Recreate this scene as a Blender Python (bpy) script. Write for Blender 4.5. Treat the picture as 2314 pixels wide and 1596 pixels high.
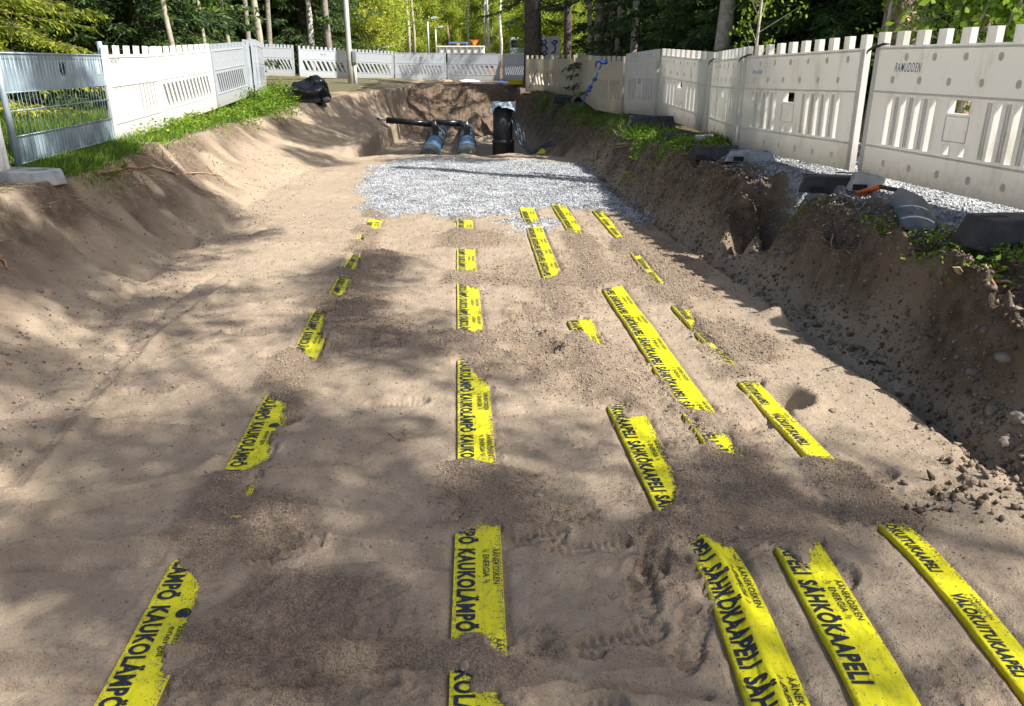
import bpy, math, random
import numpy as np
from mathutils import Matrix, Vector
R = math.radians
for _o in list(bpy.data.objects): bpy.data.objects.remove(_o)
scene = bpy.context.scene
COL = scene.collection

# ------------------------------------------------------------------ camera
F, CX, CY, YH = 1760.0, 1156.5, 798.0, 150.0      # photo measurements, in pixels of a 2313 wide view
TH = math.atan((CY - YH) / F); cT, sT = math.cos(TH), math.sin(TH)
EYE = 1.6
cam_d = bpy.data.cameras.new('camera'); cam = bpy.data.objects.new('camera', cam_d); COL.objects.link(cam)
cam.location = (0, 0, EYE); cam.rotation_euler = (R(90) - TH, 0, 0)
cam_d.sensor_width = 36; cam_d.lens = 36 * F / 2313.0
cam_d.clip_start = 0.05; cam_d.clip_end = 2000
scene.camera = cam
scene.render.resolution_x = 1024; scene.render.resolution_y = 706

# ------------------------------------------------------------------ sky and sun
SUN_EL, SUN_AZ = 50.0, 25.0                       # azimuth: degrees from +X towards -Y
S = np.array([math.cos(R(SUN_EL)) * math.cos(R(SUN_AZ)), -math.cos(R(SUN_EL)) * math.sin(R(SUN_AZ)), math.sin(R(SUN_EL))])
world = bpy.data.worlds.new('World'); scene.world = world; world.use_nodes = True
wn = world.node_tree.nodes; wl = world.node_tree.links
sky = wn.new('ShaderNodeTexSky'); sky.sky_type = 'NISHITA'; sky.sun_disc = False
sky.dust_density = 3.0; sky.ozone_density = 0.5; sky.sun_elevation = R(SUN_EL); sky.sun_rotation = R(90 + SUN_AZ)
wl.new(sky.outputs[0], wn['Background'].inputs[0]); wn['Background'].inputs[1].default_value = 0.09
sun_d = bpy.data.lights.new('sun', 'SUN'); sun_d.energy = 5.0; sun_d.angle = R(0.53); sun_d.color = (1, 0.95, 0.87)
sun = bpy.data.objects.new('sun', sun_d); COL.objects.link(sun)
sun.rotation_euler = Vector(S).to_track_quat('Z', 'Y').to_euler()
scene.view_settings.view_transform = 'Standard'; scene.view_settings.look = 'None'
scene.view_settings.exposure = 0.88; scene.view_settings.gamma = 1
scene.render.engine = 'CYCLES'
scene.cycles.max_bounces = 6; scene.cycles.diffuse_bounces = 3; scene.cycles.transparent_max_bounces = 6

# ------------------------------------------------------------------ pixel -> place
def G(px, py, z=0.0):
    H = EYE - z; dv = py - YH; zc = F * H / (cT * dv)
    return np.array([(px - CX) * zc / F, (zc - H * sT) / cT, z])
def P(px, zc, z):
    return np.array([(px - CX) * zc / F, (zc - (EYE - z) * sT) / cT, z])
def Zat(py, zc):                                   # height of a point seen at row py and camera depth zc
    return EYE - (py - YH) * cT * zc / F

# ------------------------------------------------------------------ noise
def _h(xi, yi, seed):
    h = (xi * 374761393 + yi * 668265263 + seed * 1442695041) & 0xffffffff
    h = ((h ^ (h >> 13)) * 1274126177) & 0xffffffff
    h = ((h ^ (h >> 16)) * 2246822519) & 0xffffffff
    return ((h ^ (h >> 15)) & 0xffffff) / float(0xffffff)
def vn(x, y, seed=0):
    x = np.asarray(x, float); y = np.asarray(y, float)
    xi = np.floor(x).astype(np.int64); yi = np.floor(y).astype(np.int64)
    fx = x - xi; fy = y - yi; fx = fx * fx * (3 - 2 * fx); fy = fy * fy * (3 - 2 * fy)
    a = _h(xi, yi, seed); b = _h(xi + 1, yi, seed); c = _h(xi, yi + 1, seed); d = _h(xi + 1, yi + 1, seed)
    return (a * (1 - fx) + b * fx) * (1 - fy) + (c * (1 - fx) + d * fx) * fy * 1.0
def fbm(x, y, seed=0, o=4, g=0.5):
    s = 0; a = 1; t = 0
    for i in range(o):
        s = s + a * vn(x * 2 ** i + i * 17.3, y * 2 ** i - i * 9.1, seed + i * 7); t += a; a *= g
    return s / t - 0.5
def sst(a, b, x):
    t = np.clip((x - a) / (b - a), 0, 1); return t * t * (3 - 2 * t)

# ------------------------------------------------------------------ objects
def tag(o, label=None, cat=None, group=None, kind=None):
    if label: o['label'] = label
    if cat: o['category'] = cat
    if group: o['group'] = group
    if kind: o['kind'] = kind
    return o
def empty(name, loc=(0, 0, 0), rz=0, mat=None):
    o = bpy.data.objects.new(name, None); COL.objects.link(o); o.empty_display_size = 0.2
    if mat is not None: o.matrix_world = mat
    else: o.location = loc; o.rotation_euler = (0, 0, rz)
    return o
def link_mesh(name, me, mat, parent=None):
    o = bpy.data.objects.new(name, me); COL.objects.link(o)
    if mat is not None and len(me.materials) == 0: me.materials.append(mat)
    if parent is not None: o.parent = parent
    return o
def np_mesh(name, V, Fc, mat, parent=None, smooth=False, attrs=None):
    """V (n,3), Fc (m,k) numpy"""
    V = np.ascontiguousarray(V, np.float32); Fc = np.ascontiguousarray(Fc, np.int32)
    me = bpy.data.meshes.new(name); n, k = Fc.shape
    me.vertices.add(len(V)); me.vertices.foreach_set('co', V.ravel())
    me.loops.add(n * k); me.loops.foreach_set('vertex_index', Fc.ravel())
    me.polygons.add(n); me.polygons.foreach_set('loop_start', np.arange(0, n * k, k, dtype=np.int32))
    me.polygons.foreach_set('loop_total', np.full(n, k, np.int32))
    if smooth: me.polygons.foreach_set('use_smooth', np.ones(n, bool))
    if attrs:
        for an, av in attrs.items():
            a = me.attributes.new(an, 'FLOAT', 'POINT'); a.data.foreach_set('value', np.ascontiguousarray(av, np.float32))
    me.update(calc_edges=True)
    return link_mesh(name, me, mat, parent)
class MB:
    def __init__(s): s.v = []; s.f = []
    def add(s, vs, fs):
        b = len(s.v); s.v += [tuple(map(float, p)) for p in vs]; s.f += [tuple(i + b for i in q) for q in fs]; return s
    def box(s, x0, x1, y0, y1, z0, z1):
        return s.add([(x0, y0, z0), (x1, y0, z0), (x1, y1, z0), (x0, y1, z0), (x0, y0, z1), (x1, y0, z1), (x1, y1, z1), (x0, y1, z1)],
                     [(0, 3, 2, 1), (4, 5, 6, 7), (0, 1, 5, 4), (1, 2, 6, 5), (2, 3, 7, 6), (3, 0, 4, 7)])
    def prism(s, pts, y0, y1):                     # (x,z) outline, counter-clockwise seen from -Y
        n = len(pts)
        return s.add([(a, y0, b) for a, b in pts] + [(a, y1, b) for a, b in pts],
                     [tuple(range(n)), tuple(range(2 * n - 1, n - 1, -1))] + [(i, n + i, n + (i + 1) % n, (i + 1) % n) for i in range(n)])
    def prismz(s, pts, z0, z1, top=None):          # (x,y) outline, optional other top outline
        n = len(pts); top = top or pts
        return s.add([(a, b, z0) for a, b in pts] + [(a, b, z1) for a, b in top],
                     [tuple(range(n - 1, -1, -1)), tuple(range(n, 2 * n))] + [(i, (i + 1) % n, n + (i + 1) % n, n + i) for i in range(n)])
    def tube(s, pts, r, n=8, caps=True):
        pts = [np.array(p, float) for p in pts]; m = len(pts)
        rs = list(r) if hasattr(r, '__len__') else [r] * m
        up = None; rings = []
        for i, p in enumerate(pts):
            d = pts[min(i + 1, m - 1)] - pts[max(i - 1, 0)]; d = d / (np.linalg.norm(d) + 1e-9)
            if up is None: up = np.array([0, 0, 1.]) if abs(d[2]) < .9 else np.array([1., 0, 0])
            a = np.cross(d, up); a /= np.linalg.norm(a) + 1e-9; b = np.cross(a, d); up = b
            rings.append([p + rs[i] * (math.cos(2 * math.pi * k / n) * a + math.sin(2 * math.pi * k / n) * b) for k in range(n)])
        vs = [q for ring in rings for q in ring]; fs = []
        for i in range(m - 1):
            for k in range(n):
                fs.append((i * n + k, i * n + (k + 1) % n, (i + 1) * n + (k + 1) % n, (i + 1) * n + k))
        if caps: fs += [tuple(range(n - 1, -1, -1)), tuple((m - 1) * n + k for k in range(n))]
        return s.add(vs, fs)
    def lathe(s, prof, n=24, c=(0, 0, 0)):
        vs = [(c[0] + r * math.cos(2 * math.pi * k / n), c[1] + r * math.sin(2 * math.pi * k / n), c[2] + z) for r, z in prof for k in range(n)]
        fs = [(i * n + k, i * n + (k + 1) % n, (i + 1) * n + (k + 1) % n, (i + 1) * n + k) for i in range(len(prof) - 1) for k in range(n)]
        fs += [tuple(range(n - 1, -1, -1)), tuple((len(prof) - 1) * n + k for k in range(n))]
        return s.add(vs, fs)
    def mesh(s, name, smooth=False):
        me = bpy.data.meshes.new(name); me.from_pydata(s.v, [], s.f)
        if smooth: me.polygons.foreach_set('use_smooth', np.ones(len(me.polygons), bool))
        me.update(); return me
    def build(s, name, mat, parent=None, smooth=False, bevel=0):
        o = link_mesh(name, s.mesh(name, smooth), mat, parent)
        if bevel:
            m = o.modifiers.new('bevel', 'BEVEL'); m.width = bevel; m.segments = 2; m.limit_method = 'ANGLE'; m.angle_limit = R(40)
        return o
def blob(name, mat, parent, size, seed, amp=.25, freq=2.0, n=3, smooth=True, flat=0):
    import bmesh
    bm = bmesh.new(); bmesh.ops.create_icosphere(bm, subdivisions=n, radius=1)
    for v in bm.verts:
        c = v.co; k = 1 + amp * 2 * float(fbm(c.x * freq + c.z * 1.7 + 5, c.y * freq - c.z * 2.3, seed, 3))
        z = c.z * k
        if flat and z < -flat: z = -flat
        v.co = Vector((c.x * k * size[0], c.y * k * size[1], z * size[2]))
    me = bpy.data.meshes.new(name); bm.to_mesh(me); bm.free()
    if smooth: me.polygons.foreach_set('use_smooth', np.ones(len(me.polygons), bool))
    return link_mesh(name, me, mat, parent)

# ------------------------------------------------------------------ materials
def new_mat(name):
    m = bpy.data.materials.new(name); m.use_nodes = True
    return m, m.node_tree.nodes, m.node_tree.links, m.node_tree.nodes['Principled BSDF']
def ramp(n, pts):
    r = n.new('ShaderNodeValToRGB'); cr = r.color_ramp
    while len(cr.elements) < len(pts): cr.elements.new(.5)
    for e, (p, c) in zip(cr.elements, pts): e.position = p; e.color = tuple(c) + ((1,) if len(c) == 3 else ())
    return r
def simple(name, col, rough=.6, metal=0, var=.12, scale=6, bump=0, bscale=40, spec=.5, dirt=None, coords='Object'):
    m, n, l, b = new_mat(name)
    tc = n.new('ShaderNodeTexCoord'); nz = n.new('ShaderNodeTexNoise'); nz.inputs['Scale'].default_value = scale; nz.inputs['Detail'].default_value = 6
    l.new(tc.outputs[coords], nz.inputs['Vector'])
    c = np.array(col); lo = np.clip(c * (1 - var), 0, 1); hi = np.clip(c * (1 + var), 0, 1)
    pts = [(.3, lo), (.7, hi)]
    if dirt is not None: pts = [(.3, dirt), (.42, lo), (.7, hi)]
    r = ramp(n, pts); l.new(nz.outputs[0], r.inputs[0]); l.new(r.outputs[0], b.inputs['Base Color'])
    b.inputs['Roughness'].default_value = rough; b.inputs['Metallic'].default_value = metal; b.inputs['Specular IOR Level'].default_value = spec
    if bump:
        bz = n.new('ShaderNodeTexNoise'); bz.inputs['Scale'].default_value = bscale; bz.inputs['Detail'].default_value = 5
        l.new(tc.outputs[coords], bz.inputs['Vector'])
        bp = n.new('ShaderNodeBump'); bp.inputs['Strength'].default_value = 1; bp.inputs['Distance'].default_value = bump
        l.new(bz.outputs[0], bp.inputs['Height']); l.new(bp.outputs[0], b.inputs['Normal'])
    return m
def leafmat(name, c1, c2, trans=.35, scale=.9, fine=14.0, c3=None):
    m, n, l, b = new_mat(name)
    g = n.new('ShaderNodeNewGeometry'); nz = n.new('ShaderNodeTexNoise'); nz.inputs['Scale'].default_value = scale; nz.inputs['Detail'].default_value = 3
    l.new(g.outputs['Position'], nz.inputs['Vector'])
    wn_ = n.new('ShaderNodeTexWhiteNoise'); l.new(g.outputs['Random Per Island'], wn_.inputs['Vector'])
    mx = n.new('ShaderNodeMath'); mx.operation = 'MULTIPLY_ADD'; mx.inputs[1].default_value = .45; l.new(g.outputs['Random Per Island'], mx.inputs[0])
    sb = n.new('ShaderNodeMath'); sb.operation = 'SUBTRACT'; sb.inputs[1].default_value = .22; l.new(nz.outputs[0], sb.inputs[0]); l.new(sb.outputs[0], mx.inputs[2])
    r = ramp(n, [(.3, c1), (.68, c2)] if c3 is None else [(.28, c1), (.6, c2), (.85, c3)]); l.new(mx.outputs[0], r.inputs[0])
    l.new(r.outputs[0], b.inputs['Base Color']); b.inputs['Roughness'].default_value = .55; b.inputs['Specular IOR Level'].default_value = .25
    t = n.new('ShaderNodeBsdfTranslucent'); l.new(r.outputs[0], t.inputs[0])
    ms = n.new('ShaderNodeMixShader'); ms.inputs[0].default_value = trans
    l.new(b.outputs[0], ms.inputs[1]); l.new(t.outputs[0], ms.inputs[2]); l.new(ms.outputs[0], n['Material Output'].inputs[0])
    return m
def plasticmat(name, col, trans, dirt, grime=.5):
    m, n, l, b = new_mat(name)
    tc = n.new('ShaderNodeTexCoord'); nz = n.new('ShaderNodeTexNoise'); nz.inputs['Scale'].default_value = 3; nz.inputs['Detail'].default_value = 8; nz.inputs['Roughness'].default_value = .7
    mp = n.new('ShaderNodeMapping'); mp.inputs['Scale'].default_value = (1.6, 1.6, .5); l.new(tc.outputs['Object'], mp.inputs[0]); l.new(mp.outputs[0], nz.inputs['Vector'])
    r = ramp(n, [(.32, dirt), (.32 + .2 * grime, col)]); l.new(nz.outputs[0], r.inputs[0])
    # splashed soil near the lower edge
    sp = n.new('ShaderNodeSeparateXYZ'); l.new(tc.outputs['Object'], sp.inputs[0])
    mr = n.new('ShaderNodeMapRange'); mr.inputs[1].default_value = .22; mr.inputs[2].default_value = 0; l.new(sp.outputs[2], mr.inputs[0])
    n2 = n.new('ShaderNodeTexNoise'); n2.inputs['Scale'].default_value = 22; n2.inputs['Detail'].default_value = 6; l.new(tc.outputs['Object'], n2.inputs['Vector'])
    mu = n.new('ShaderNodeMath'); mu.operation = 'MULTIPLY'; l.new(mr.outputs[0], mu.inputs[0]); l.new(n2.outputs[0], mu.inputs[1])
    mx = n.new('ShaderNodeMix'); mx.data_type = 'RGBA'; l.new(mu.outputs[0], mx.inputs[0]); l.new(r.outputs[0], mx.inputs[6]); mx.inputs[7].default_value = (.42, .36, .28, 1)
    l.new(mx.outputs[2], b.inputs['Base Color']); b.inputs['Roughness'].default_value = .38; b.inputs['Specular IOR Level'].default_value = .4
    t = n.new('ShaderNodeBsdfTranslucent'); l.new(mx.outputs[2], t.inputs[0])
    ms = n.new('ShaderNodeMixShader'); ms.inputs[0].default_value = trans
    l.new(b.outputs[0], ms.inputs[1]); l.new(t.outputs[0], ms.inputs[2]); l.new(ms.outputs[0], n['Material Output'].inputs[0])
    return m

M = {}
M['plastic_white'] = plasticmat('sunlit_plastic', (.9, .9, .89), .2, (.8, .8, .78))  # whiter copy of the barrier plastic, sun glare put into the colour
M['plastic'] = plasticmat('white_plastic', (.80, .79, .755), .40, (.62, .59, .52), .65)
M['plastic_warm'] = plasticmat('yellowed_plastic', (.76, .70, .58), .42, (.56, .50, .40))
M['plastic_grey'] = plasticmat('shaded_plastic', (.50, .545, .59), .15, (.36, .40, .44))  # blue-grey copy of the barrier plastic, tree shade put into the colour
M['dimple'] = simple('dimple_plastic', (.66, .62, .52), .5)  # darker than the panel: shade of the recess put into the colour
M['galv'] = simple('galvanised_steel', (.34, .42, .47), .5, .35, .25, 5, spec=.5)
M['galv_sheet'] = simple('galvanised_sheet', (.30, .39, .45), .6, .2, .3, 4)
M['rubber'] = simple('black_rubber', (.035, .037, .042), .75, 0, .5, 9, .002, 90)
M['greyblock'] = simple('grey_recycled_plastic', (.27, .29, .31), .8, 0, .4, 8, .003, 60)
M['concrete'] = simple('concrete_block', (.42, .41, .38), .9, 0, .2, 12, .002, 80)
M['black_pe'] = simple('black_pipe_plastic', (.018, .02, .024), .28, 0, .3, 5)
M['black_matt'] = simple('dark_pipe_plastic', (.03, .03, .034), .5, 0, .4, 6, .001, 40)
M['band'] = simple('yellowed_band', (.15, .15, .09), .4, 0, .2, 9)
M['jacket'] = simple('pipe_jacket_sky_sheen', (.12, .22, .36), .2, 0, .35, 4)  # black jacket coloured blue, the sky's reflection put into the base colour
M['brass'] = simple('valve_metal', (.5, .45, .36), .35, .8)
M['bag'] = simple('black_bin_bag', (.012, .013, .016), .22, 0, .3, 6, .012, 9)
M['film'] = simple('pale_plastic_film', (.62, .72, .80), .35, 0, .15, 6, .01, 8)
M['cable'] = simple('grey_cable', (.10, .13, .15), .5)
M['pole'] = simple('galvanised_pole', (.50, .50, .46), .5, .3, .15, 4)
M['ink'] = simple('black_print', (.012, .015, .03), .45)
M['blueink'] = simple('blue_print', (.015, .09, .34), .5)
M['blueink_worn'] = simple('worn_blue_print', (.10, .20, .42), .6, 0, .6, 30)
M['greyink'] = simple('faded_grey_print', (.22, .24, .25), .6)
M['rope'] = simple('blue_rope', (.02, .08, .32), .7)
M['orange'] = simple('orange_plastic', (.75, .16, .02), .45)
M['blade'] = simple('grey_shovel_blade', (.10, .115, .14), .42, .3, .3, 9)
M['shaft'] = simple('black_shaft', (.02, .02, .022), .4)
M['yellow'] = simple('yellow_plastic', (.75, .6, .02), .5)
M['creamy'] = simple('cream_paint', (.78, .72, .62), .6, 0, .15, 9)
M['board'] = simple('pale_board', (.66, .64, .58), .8, 0, .2, 9)
M['post'] = simple('weathered_post', (.16, .16, .12), .9, 0, .3, 12)
M['root'] = simple('root_bark', (.26, .16, .09), .9, 0, .4, 25, .002, 90)
M['rootpale'] = simple('peeled_root', (.38, .26, .16), .8, 0, .3, 20)
M['stone'] = simple('round_stone', (.20, .165, .135), .9, 0, .4, 20, .004, 60)
M['deadgrass'] = simple('dead_grass', (.42, .34, .2), .9)
M['car_blue'] = simple('blue_car_paint', (.10, .17, .28), .3, .2)
M['car_white'] = simple('pale_car_paint', (.55, .62, .66), .3)
M['glass'] = simple('dark_car_glass', (.02, .03, .05), .1)
M['tyre'] = simple('tyre_rubber', (.02, .02, .02), .9)
M['pinkwall'] = simple('pink_house_wall', (.60, .42, .42), .9)
M['roofm'] = simple('dark_roof', (.06, .05, .05), .9)
M['signy'] = simple('yellow_sign', (.85, .45, .03), .5)
M['signr'] = simple('red_sign_edge', (.55, .03, .02), .5)
M['bark_spruce'] = simple('spruce_bark', (.13, .10, .085), .95, 0, .5, 14, .03, 22)
M['bark_pine'] = simple('pine_bark', (.27, .19, .145), .95, 0, .6, 11, .05, 16)
M['bark_grey'] = simple('grey_bark', (.27, .25, .21), .9, 0, .35, 12, .01, 30)
M['bark_aspen'] = simple('pale_stem_bark', (.42, .39, .30), .85, 0, .3, 10, .006, 40)
M['bark_birch'] = simple('birch_bark', (.62, .60, .55), .8, 0, .12, 7, .005, 40, dirt=(.05, .045, .04))
M['wood'] = simple('split_wood', (.55, .38, .22), .9, 0, .4, 14, .006, 40)
M['spruce'] = leafmat('spruce_needles', (.03, .065, .026), (.12, .19, .045), .35, .8)  # dark green carries part of the forest shade in its colour
M['spruce_lit'] = leafmat('sunlit_spruce_needles', (.09, .15, .018), (.33, .37, .035), .38, 1.2, c3=(.56, .54, .07))  # brighter, yellower copy of the spruce needles with sunlight put into the colour
M['birch'] = leafmat('birch_leaves', (.19, .28, .03), (.42, .50, .06), .48, .35, c3=(.60, .56, .10))
M['leaf_dark'] = leafmat('understorey_leaves', (.03, .07, .015), (.09, .17, .025), .4, 1)
M['leaf_bright'] = leafmat('fresh_leaves', (.10, .20, .02), (.28, .40, .04), .45, 1.4)
M['grass'] = leafmat('green_grass', (.06, .13, .02), (.20, .32, .04), .4, 2.5)
M['duff'] = leafmat('forest_litter', (.05, .045, .03), (.20, .17, .10), .1, 3)
# ------------------------------------------------------------------ tapes: where they lie (left edges, far to near) and where sand leaves them bare
TAPES = [
 dict(key='far_left', w=.165, lift=.0, path=[(836,490),(795,573),(750,650),(707,702),(665,785),(600,893),(503,1062),(390,1272),(215,1596),(180,1660),(30,1900)],
  vis=[[(390,1268),(455,1320),(428,1400),(402,1450),(372,1480),(377,1510),(358,1596),(330,1680),(150,1680),(215,1596)],
       [(600,890),(647,912),(640,958),(612,985),(614,1030),(545,1068),(500,1062)],[(592,1062),(612,1030),(562,1135),(553,1110)],
       [(707,698),(737,712),(728,757),(738,765),(712,820),(690,800),(666,785)],[(795,571),(821,577),(806,614),(768,605)],
       [(757,625),(797,632),(770,672),(738,660)],[(835,498),(864,503),(852,524),(826,512)],[(808,532),(824,534),(818,546),(804,545)],[(520,1163),(545,1165),(535,1175),(518,1172)]]),
 dict(key='middle', w=.165, lift=.0, path=[(1033,485),(1032,600),(1034,750),(1034,1040),(1029,1200),(1018,1450),(1011,1680),(1004,1900)],
  vis=[[(1010,1515),(1045,1518),(1070,1560),(1120,1572),(1150,1680),(1000,1680)],[(1026,1205),(1060,1205),(1095,1183),(1132,1188),(1144,1470),(1090,1428),(1050,1432),(1016,1458)],
       [(1027,1150),(1037,1150),(1037,1176),(1027,1176)],[(1032,818),(1046,822),(1108,880),(1119,1048),(1080,1040),(1030,1042)],
       [(1030,638),(1085,650),(1093,750),(1065,757),(1031,752)],[(1029,563),(1074,560),(1077,614),(1031,610)],[(1031,500),(1072,502),(1070,524),(1031,522)]]),
 dict(key='third', w=.165, lift=.006, path=[(1172,470),(1228,632),(1285,735),(1375,925),(1490,1168),(1578,1290),(1616,1390),(1690,1600),(1715,1680),(1775,1900)],
  vis=[[(1172,472),(1210,473),(1225,500),(1195,515),(1178,502)],[(1190,520),(1228,515),(1266,620),(1228,635)],[(1283,730),(1337,721),(1365,787),(1345,780),(1312,753),(1300,762)],
       [(1372,922),(1405,912),(1412,945),(1467,938),(1532,1110),(1522,1137),(1486,1170)],[(1560,1235),(1637,1232),(1740,1330),(1910,1680),(1700,1680),(1680,1590),(1610,1385),(1622,1380)]]),
 dict(key='fourth', w=.165, lift=.008, path=[(1243,462),(1363,655),(1543,940),(1600,1020),(1748,1240),(1930,1590),(1965,1680),(2085,1900)],
  vis=[[(1243,464),(1282,468),(1320,534),(1285,526),(1258,500)],[(1362,655),(1412,640),(1630,942),(1545,927),(1398,722)],[(1540,938),(1552,940),(1602,1010),(1583,1012)],
       [(1585,985),(1642,988),(1678,1042),(1640,1032)],[(1742,1238),(1790,1275),(1815,1300),(1848,1228),(1975,1380),(2180,1680),(1950,1680)]]),
 dict(key='far_right', w=.108, lift=.007, path=[(1335,475),(1422,570),(1515,690),(1670,868),(1820,1040),(1945,1165),(2030,1240),(2165,1400),(2330,1620),(2375,1680),(2545,1900)],
  vis=[[(1335,478),(1367,481),(1414,542),(1392,542)],[(1422,570),(1447,577),(1506,645),(1487,646)],[(1512,690),(1562,704),(1573,740),(1668,830),(1645,830)],
       [(1668,867),(1730,862),(1905,1050),(1855,1052),(1815,1038)],[(1990,1195),(2045,1190),(2400,1520),(2530,1680),(2300,1680)]]),
]
def poly_world(pl): return np.array([G(a, b)[:2] for a, b in pl])
def sdf_poly(pl, x, y):                            # signed distance, negative inside
    d = np.full(x.shape, 1e9); ins = np.zeros(x.shape, bool); n = len(pl)
    for i in range(n):
        a = pl[i]; b = pl[(i + 1) % n]; e = b - a; wx = x - a[0]; wy = y - a[1]
        t = np.clip((wx * e[0] + wy * e[1]) / (e @ e + 1e-12), 0, 1)
        d = np.minimum(d, (wx - e[0] * t) ** 2 + (wy - e[1] * t) ** 2)
        c = ((a[1] > y) != (b[1] > y)) & (x < (b[0] - a[0]) * (y - a[1]) / (b[1] - a[1] + 1e-12) + a[0]); ins ^= c
    d = np.sqrt(d); return np.where(ins, -d, d)
for T in TAPES:
    pw = poly_world(T['path']); L = [0]
    for i in range(len(pw) - 1): L.append(L[-1] + np.linalg.norm(pw[i + 1] - pw[i]))
    n = int(L[-1] / .02); s = np.linspace(0, L[-1], n)
    x = np.interp(s, L, pw[:, 0]); y = np.interp(s, L, pw[:, 1])
    k = np.exp(-np.linspace(-2, 2, 21) ** 2); k /= k.sum()
    xp = np.pad(x, 10, mode='reflect', reflect_type='odd'); yp = np.pad(y, 10, mode='reflect', reflect_type='odd')
    x = np.convolve(xp, k, 'valid'); y = np.convolve(yp, k, 'valid')
    dx = np.gradient(x); dy = np.gradient(y); q = np.hypot(dx, dy)
    T['s'] = s; T['x'] = x; T['y'] = y; T['nx'] = -dy / q; T['ny'] = dx / q; T['len'] = L[-1]
    xl_ = T['path'][-1][0]; T['visw'] = [poly_world(p) for p in T['vis'] + [[(xl_ - 30, 1960), (xl_ + 260, 1960), (T['path'][-2][0] + 230, 1660), (T['path'][-2][0] - 30, 1660)]]]
    T['cx'] = x + T['nx'] * T['w'] / 2; T['cy'] = y + T['ny'] * T['w'] / 2

# ------------------------------------------------------------------ terrain
def I(d, pts): return np.interp(d, [p[0] for p in pts], [p[1] for p in pts])
TOE_L = [(-5,-2.6),(2,-2.35),(4.5,-2.6),(5.7,-2.85),(7.4,-3.05),(12.2,-3.35),(15,-3.1),(20,-3.45),(24,-3.4),(26,-3.25)]
CR_L = [(-5,-3.6),(6,-3.62),(9.5,-4.1),(14,-4.7),(19,-4.75),(22,-4.4),(24.5,-3.6),(26,-3.33)]
TOE_R = [(-5,2.0),(2,2.1),(3.3,2.12),(4.2,2.1),(5.5,1.9),(6.5,1.82),(9,1.5),(12.7,1.3),(14.5,1.2),(16,.8),(20,.6),(25,-.1),(27,-.3)]
CR_R = [(-5,2.6),(3,2.6),(4.5,2.5),(5.6,2.35),(7,2.15),(9.4,1.85),(13,1.7),(16,1.8),(20,1.35),(22,1.1),(25,.3),(27,0.)]
LIP = [(14,-3.05),(15,-3.05),(20,-3.4),(24,-3.4),(26,-3.25)]
def street(x, d):
    z = I(d, [(-20,.72),(15,.72),(20,.8),(25,.95),(30,1.05),(80,1.9),(200,4.0)])
    return z + .12 * sst(-3, -5, x) * sst(20, 26, d) + .04 * fbm(x * .5, d * .5, 31, 3)
def base(x, d):
    x = np.asarray(x, float); d = np.asarray(d, float)
    zs = street(x, d)
    fl = .05 * fbm(x * .7, d * .7, 5, 2) + .012 * fbm(x * 2.3, d * 2.3, 6, 1)
    pit = sst(15.1, 16.3, d + .5 * fbm(x * 1.3, d * 0, 3, 2)) * sst(0, .07, x - I(d, LIP) + .03 * fbm(d * 3, x * 0, 9, 2))
    fl = fl - .45 * pit
    tl, cl = I(d, TOE_L), I(d, CR_L)
    wl_ = .35 * fbm(d * .6, 0 * d, 12, 2) + .12 * fbm(d * 2.2, x * .8, 13, 2)
    t = np.clip((tl + wl_ * .5 - x) / (tl - cl + wl_ * .3), 0, 1)
    lft = t ** 1.15 * (1 - .18 * np.sin(t * math.pi))
    tr, cr = I(d, TOE_R), I(d, CR_R)
    wr_ = .12 * fbm(d * 1.1, 0 * d, 22, 2) + .10 * fbm(d * 3.3, x * 2, 23, 2)
    u = np.clip((x - tr - wr_) / (cr - tr), 0, 1)
    near_ = sst(9, 6, d); rgt = (.86 - .16 * near_) * u ** .85 + (.14 + .16 * near_) * sst(0, 1, (x - tr) / (cr - tr) / 2.4)
    e = sst(24.5, 27.5, d + 2.4 * fbm(x * .9, d * .6, 8, 3)) * (x > -6)
    t2 = np.maximum(np.maximum(lft, rgt), e)
    return fl * (1 - t2) + zs * t2
LOOSE = [(560,1180,170,110),(700,1400,300,170),(620,1540,260,110),(900,1530,250,80),(1120,1510,150,60),(1080,1095,200,55),(1250,1170,160,50),(850,600,60,40),(790,690,110,60),(830,760,120,50),(1080,780,130,32),
 (1180,720,60,50),(1220,800,120,80),(1400,870,150,70),(1650,1130,260,80),(1730,1210,230,70),(1300,620,200,60),(1480,580,110,80),(1420,500,100,40),(1640,760,110,60),(1080,540,110,20),(1950,1180,150,60),
 (1080,628,90,14),(1570,960,110,60),(1700,1000,120,40),(650,920,60,60),(1500,1300,80,100),(1100,1640,220,60),(2200,1560,150,80),(1480,1200,120,60),(1230,1450,120,60),(1330,800,150,60)]
LOOSEW = []
for a, b, rx, ry in LOOSE:
    c = G(a, b); LOOSEW.append((c[0], c[1], abs(G(a + rx, b)[0] - c[0]), abs(G(a, b - ry)[1] - G(a, b + ry)[1]) / 2))
PITS = [(1205,795,.17,.13,-.10),(1190,780,.3,.22,-.03),(1190,700,.12,.10,-.06),(1765,900,.14,.16,-.10),(800,640,.05,.08,-.06),(645,950,.07,.08,-.05),(790,760,.3,.3,.05),(720,1010,.25,.2,.035),
 (1000,500,.25,.2,-.04),(960,500,.2,.15,.03),(1760,720,.15,.12,.09),(2060,1230,.1,.1,-.03),(620,560,.5,.4,.05),(700,600,.5,.3,-.04),
 (250,630,.35,.3,-.10),(380,560,.3,.2,-.08),(330,480,.5,.4,.08),(850,590,.35,.3,.09),(830,700,.35,.3,.06),(860,840,.3,.3,.03),(1120,790,.2,.1,.03),(1250,760,.1,.12,.04),(1145,845,.2,.1,.035),(500,520,.5,.5,-.06)]
PITW = [(G(a, b)[0], G(a, b)[1], rx, ry, h) for a, b, rx, ry, h in PITS]
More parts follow.
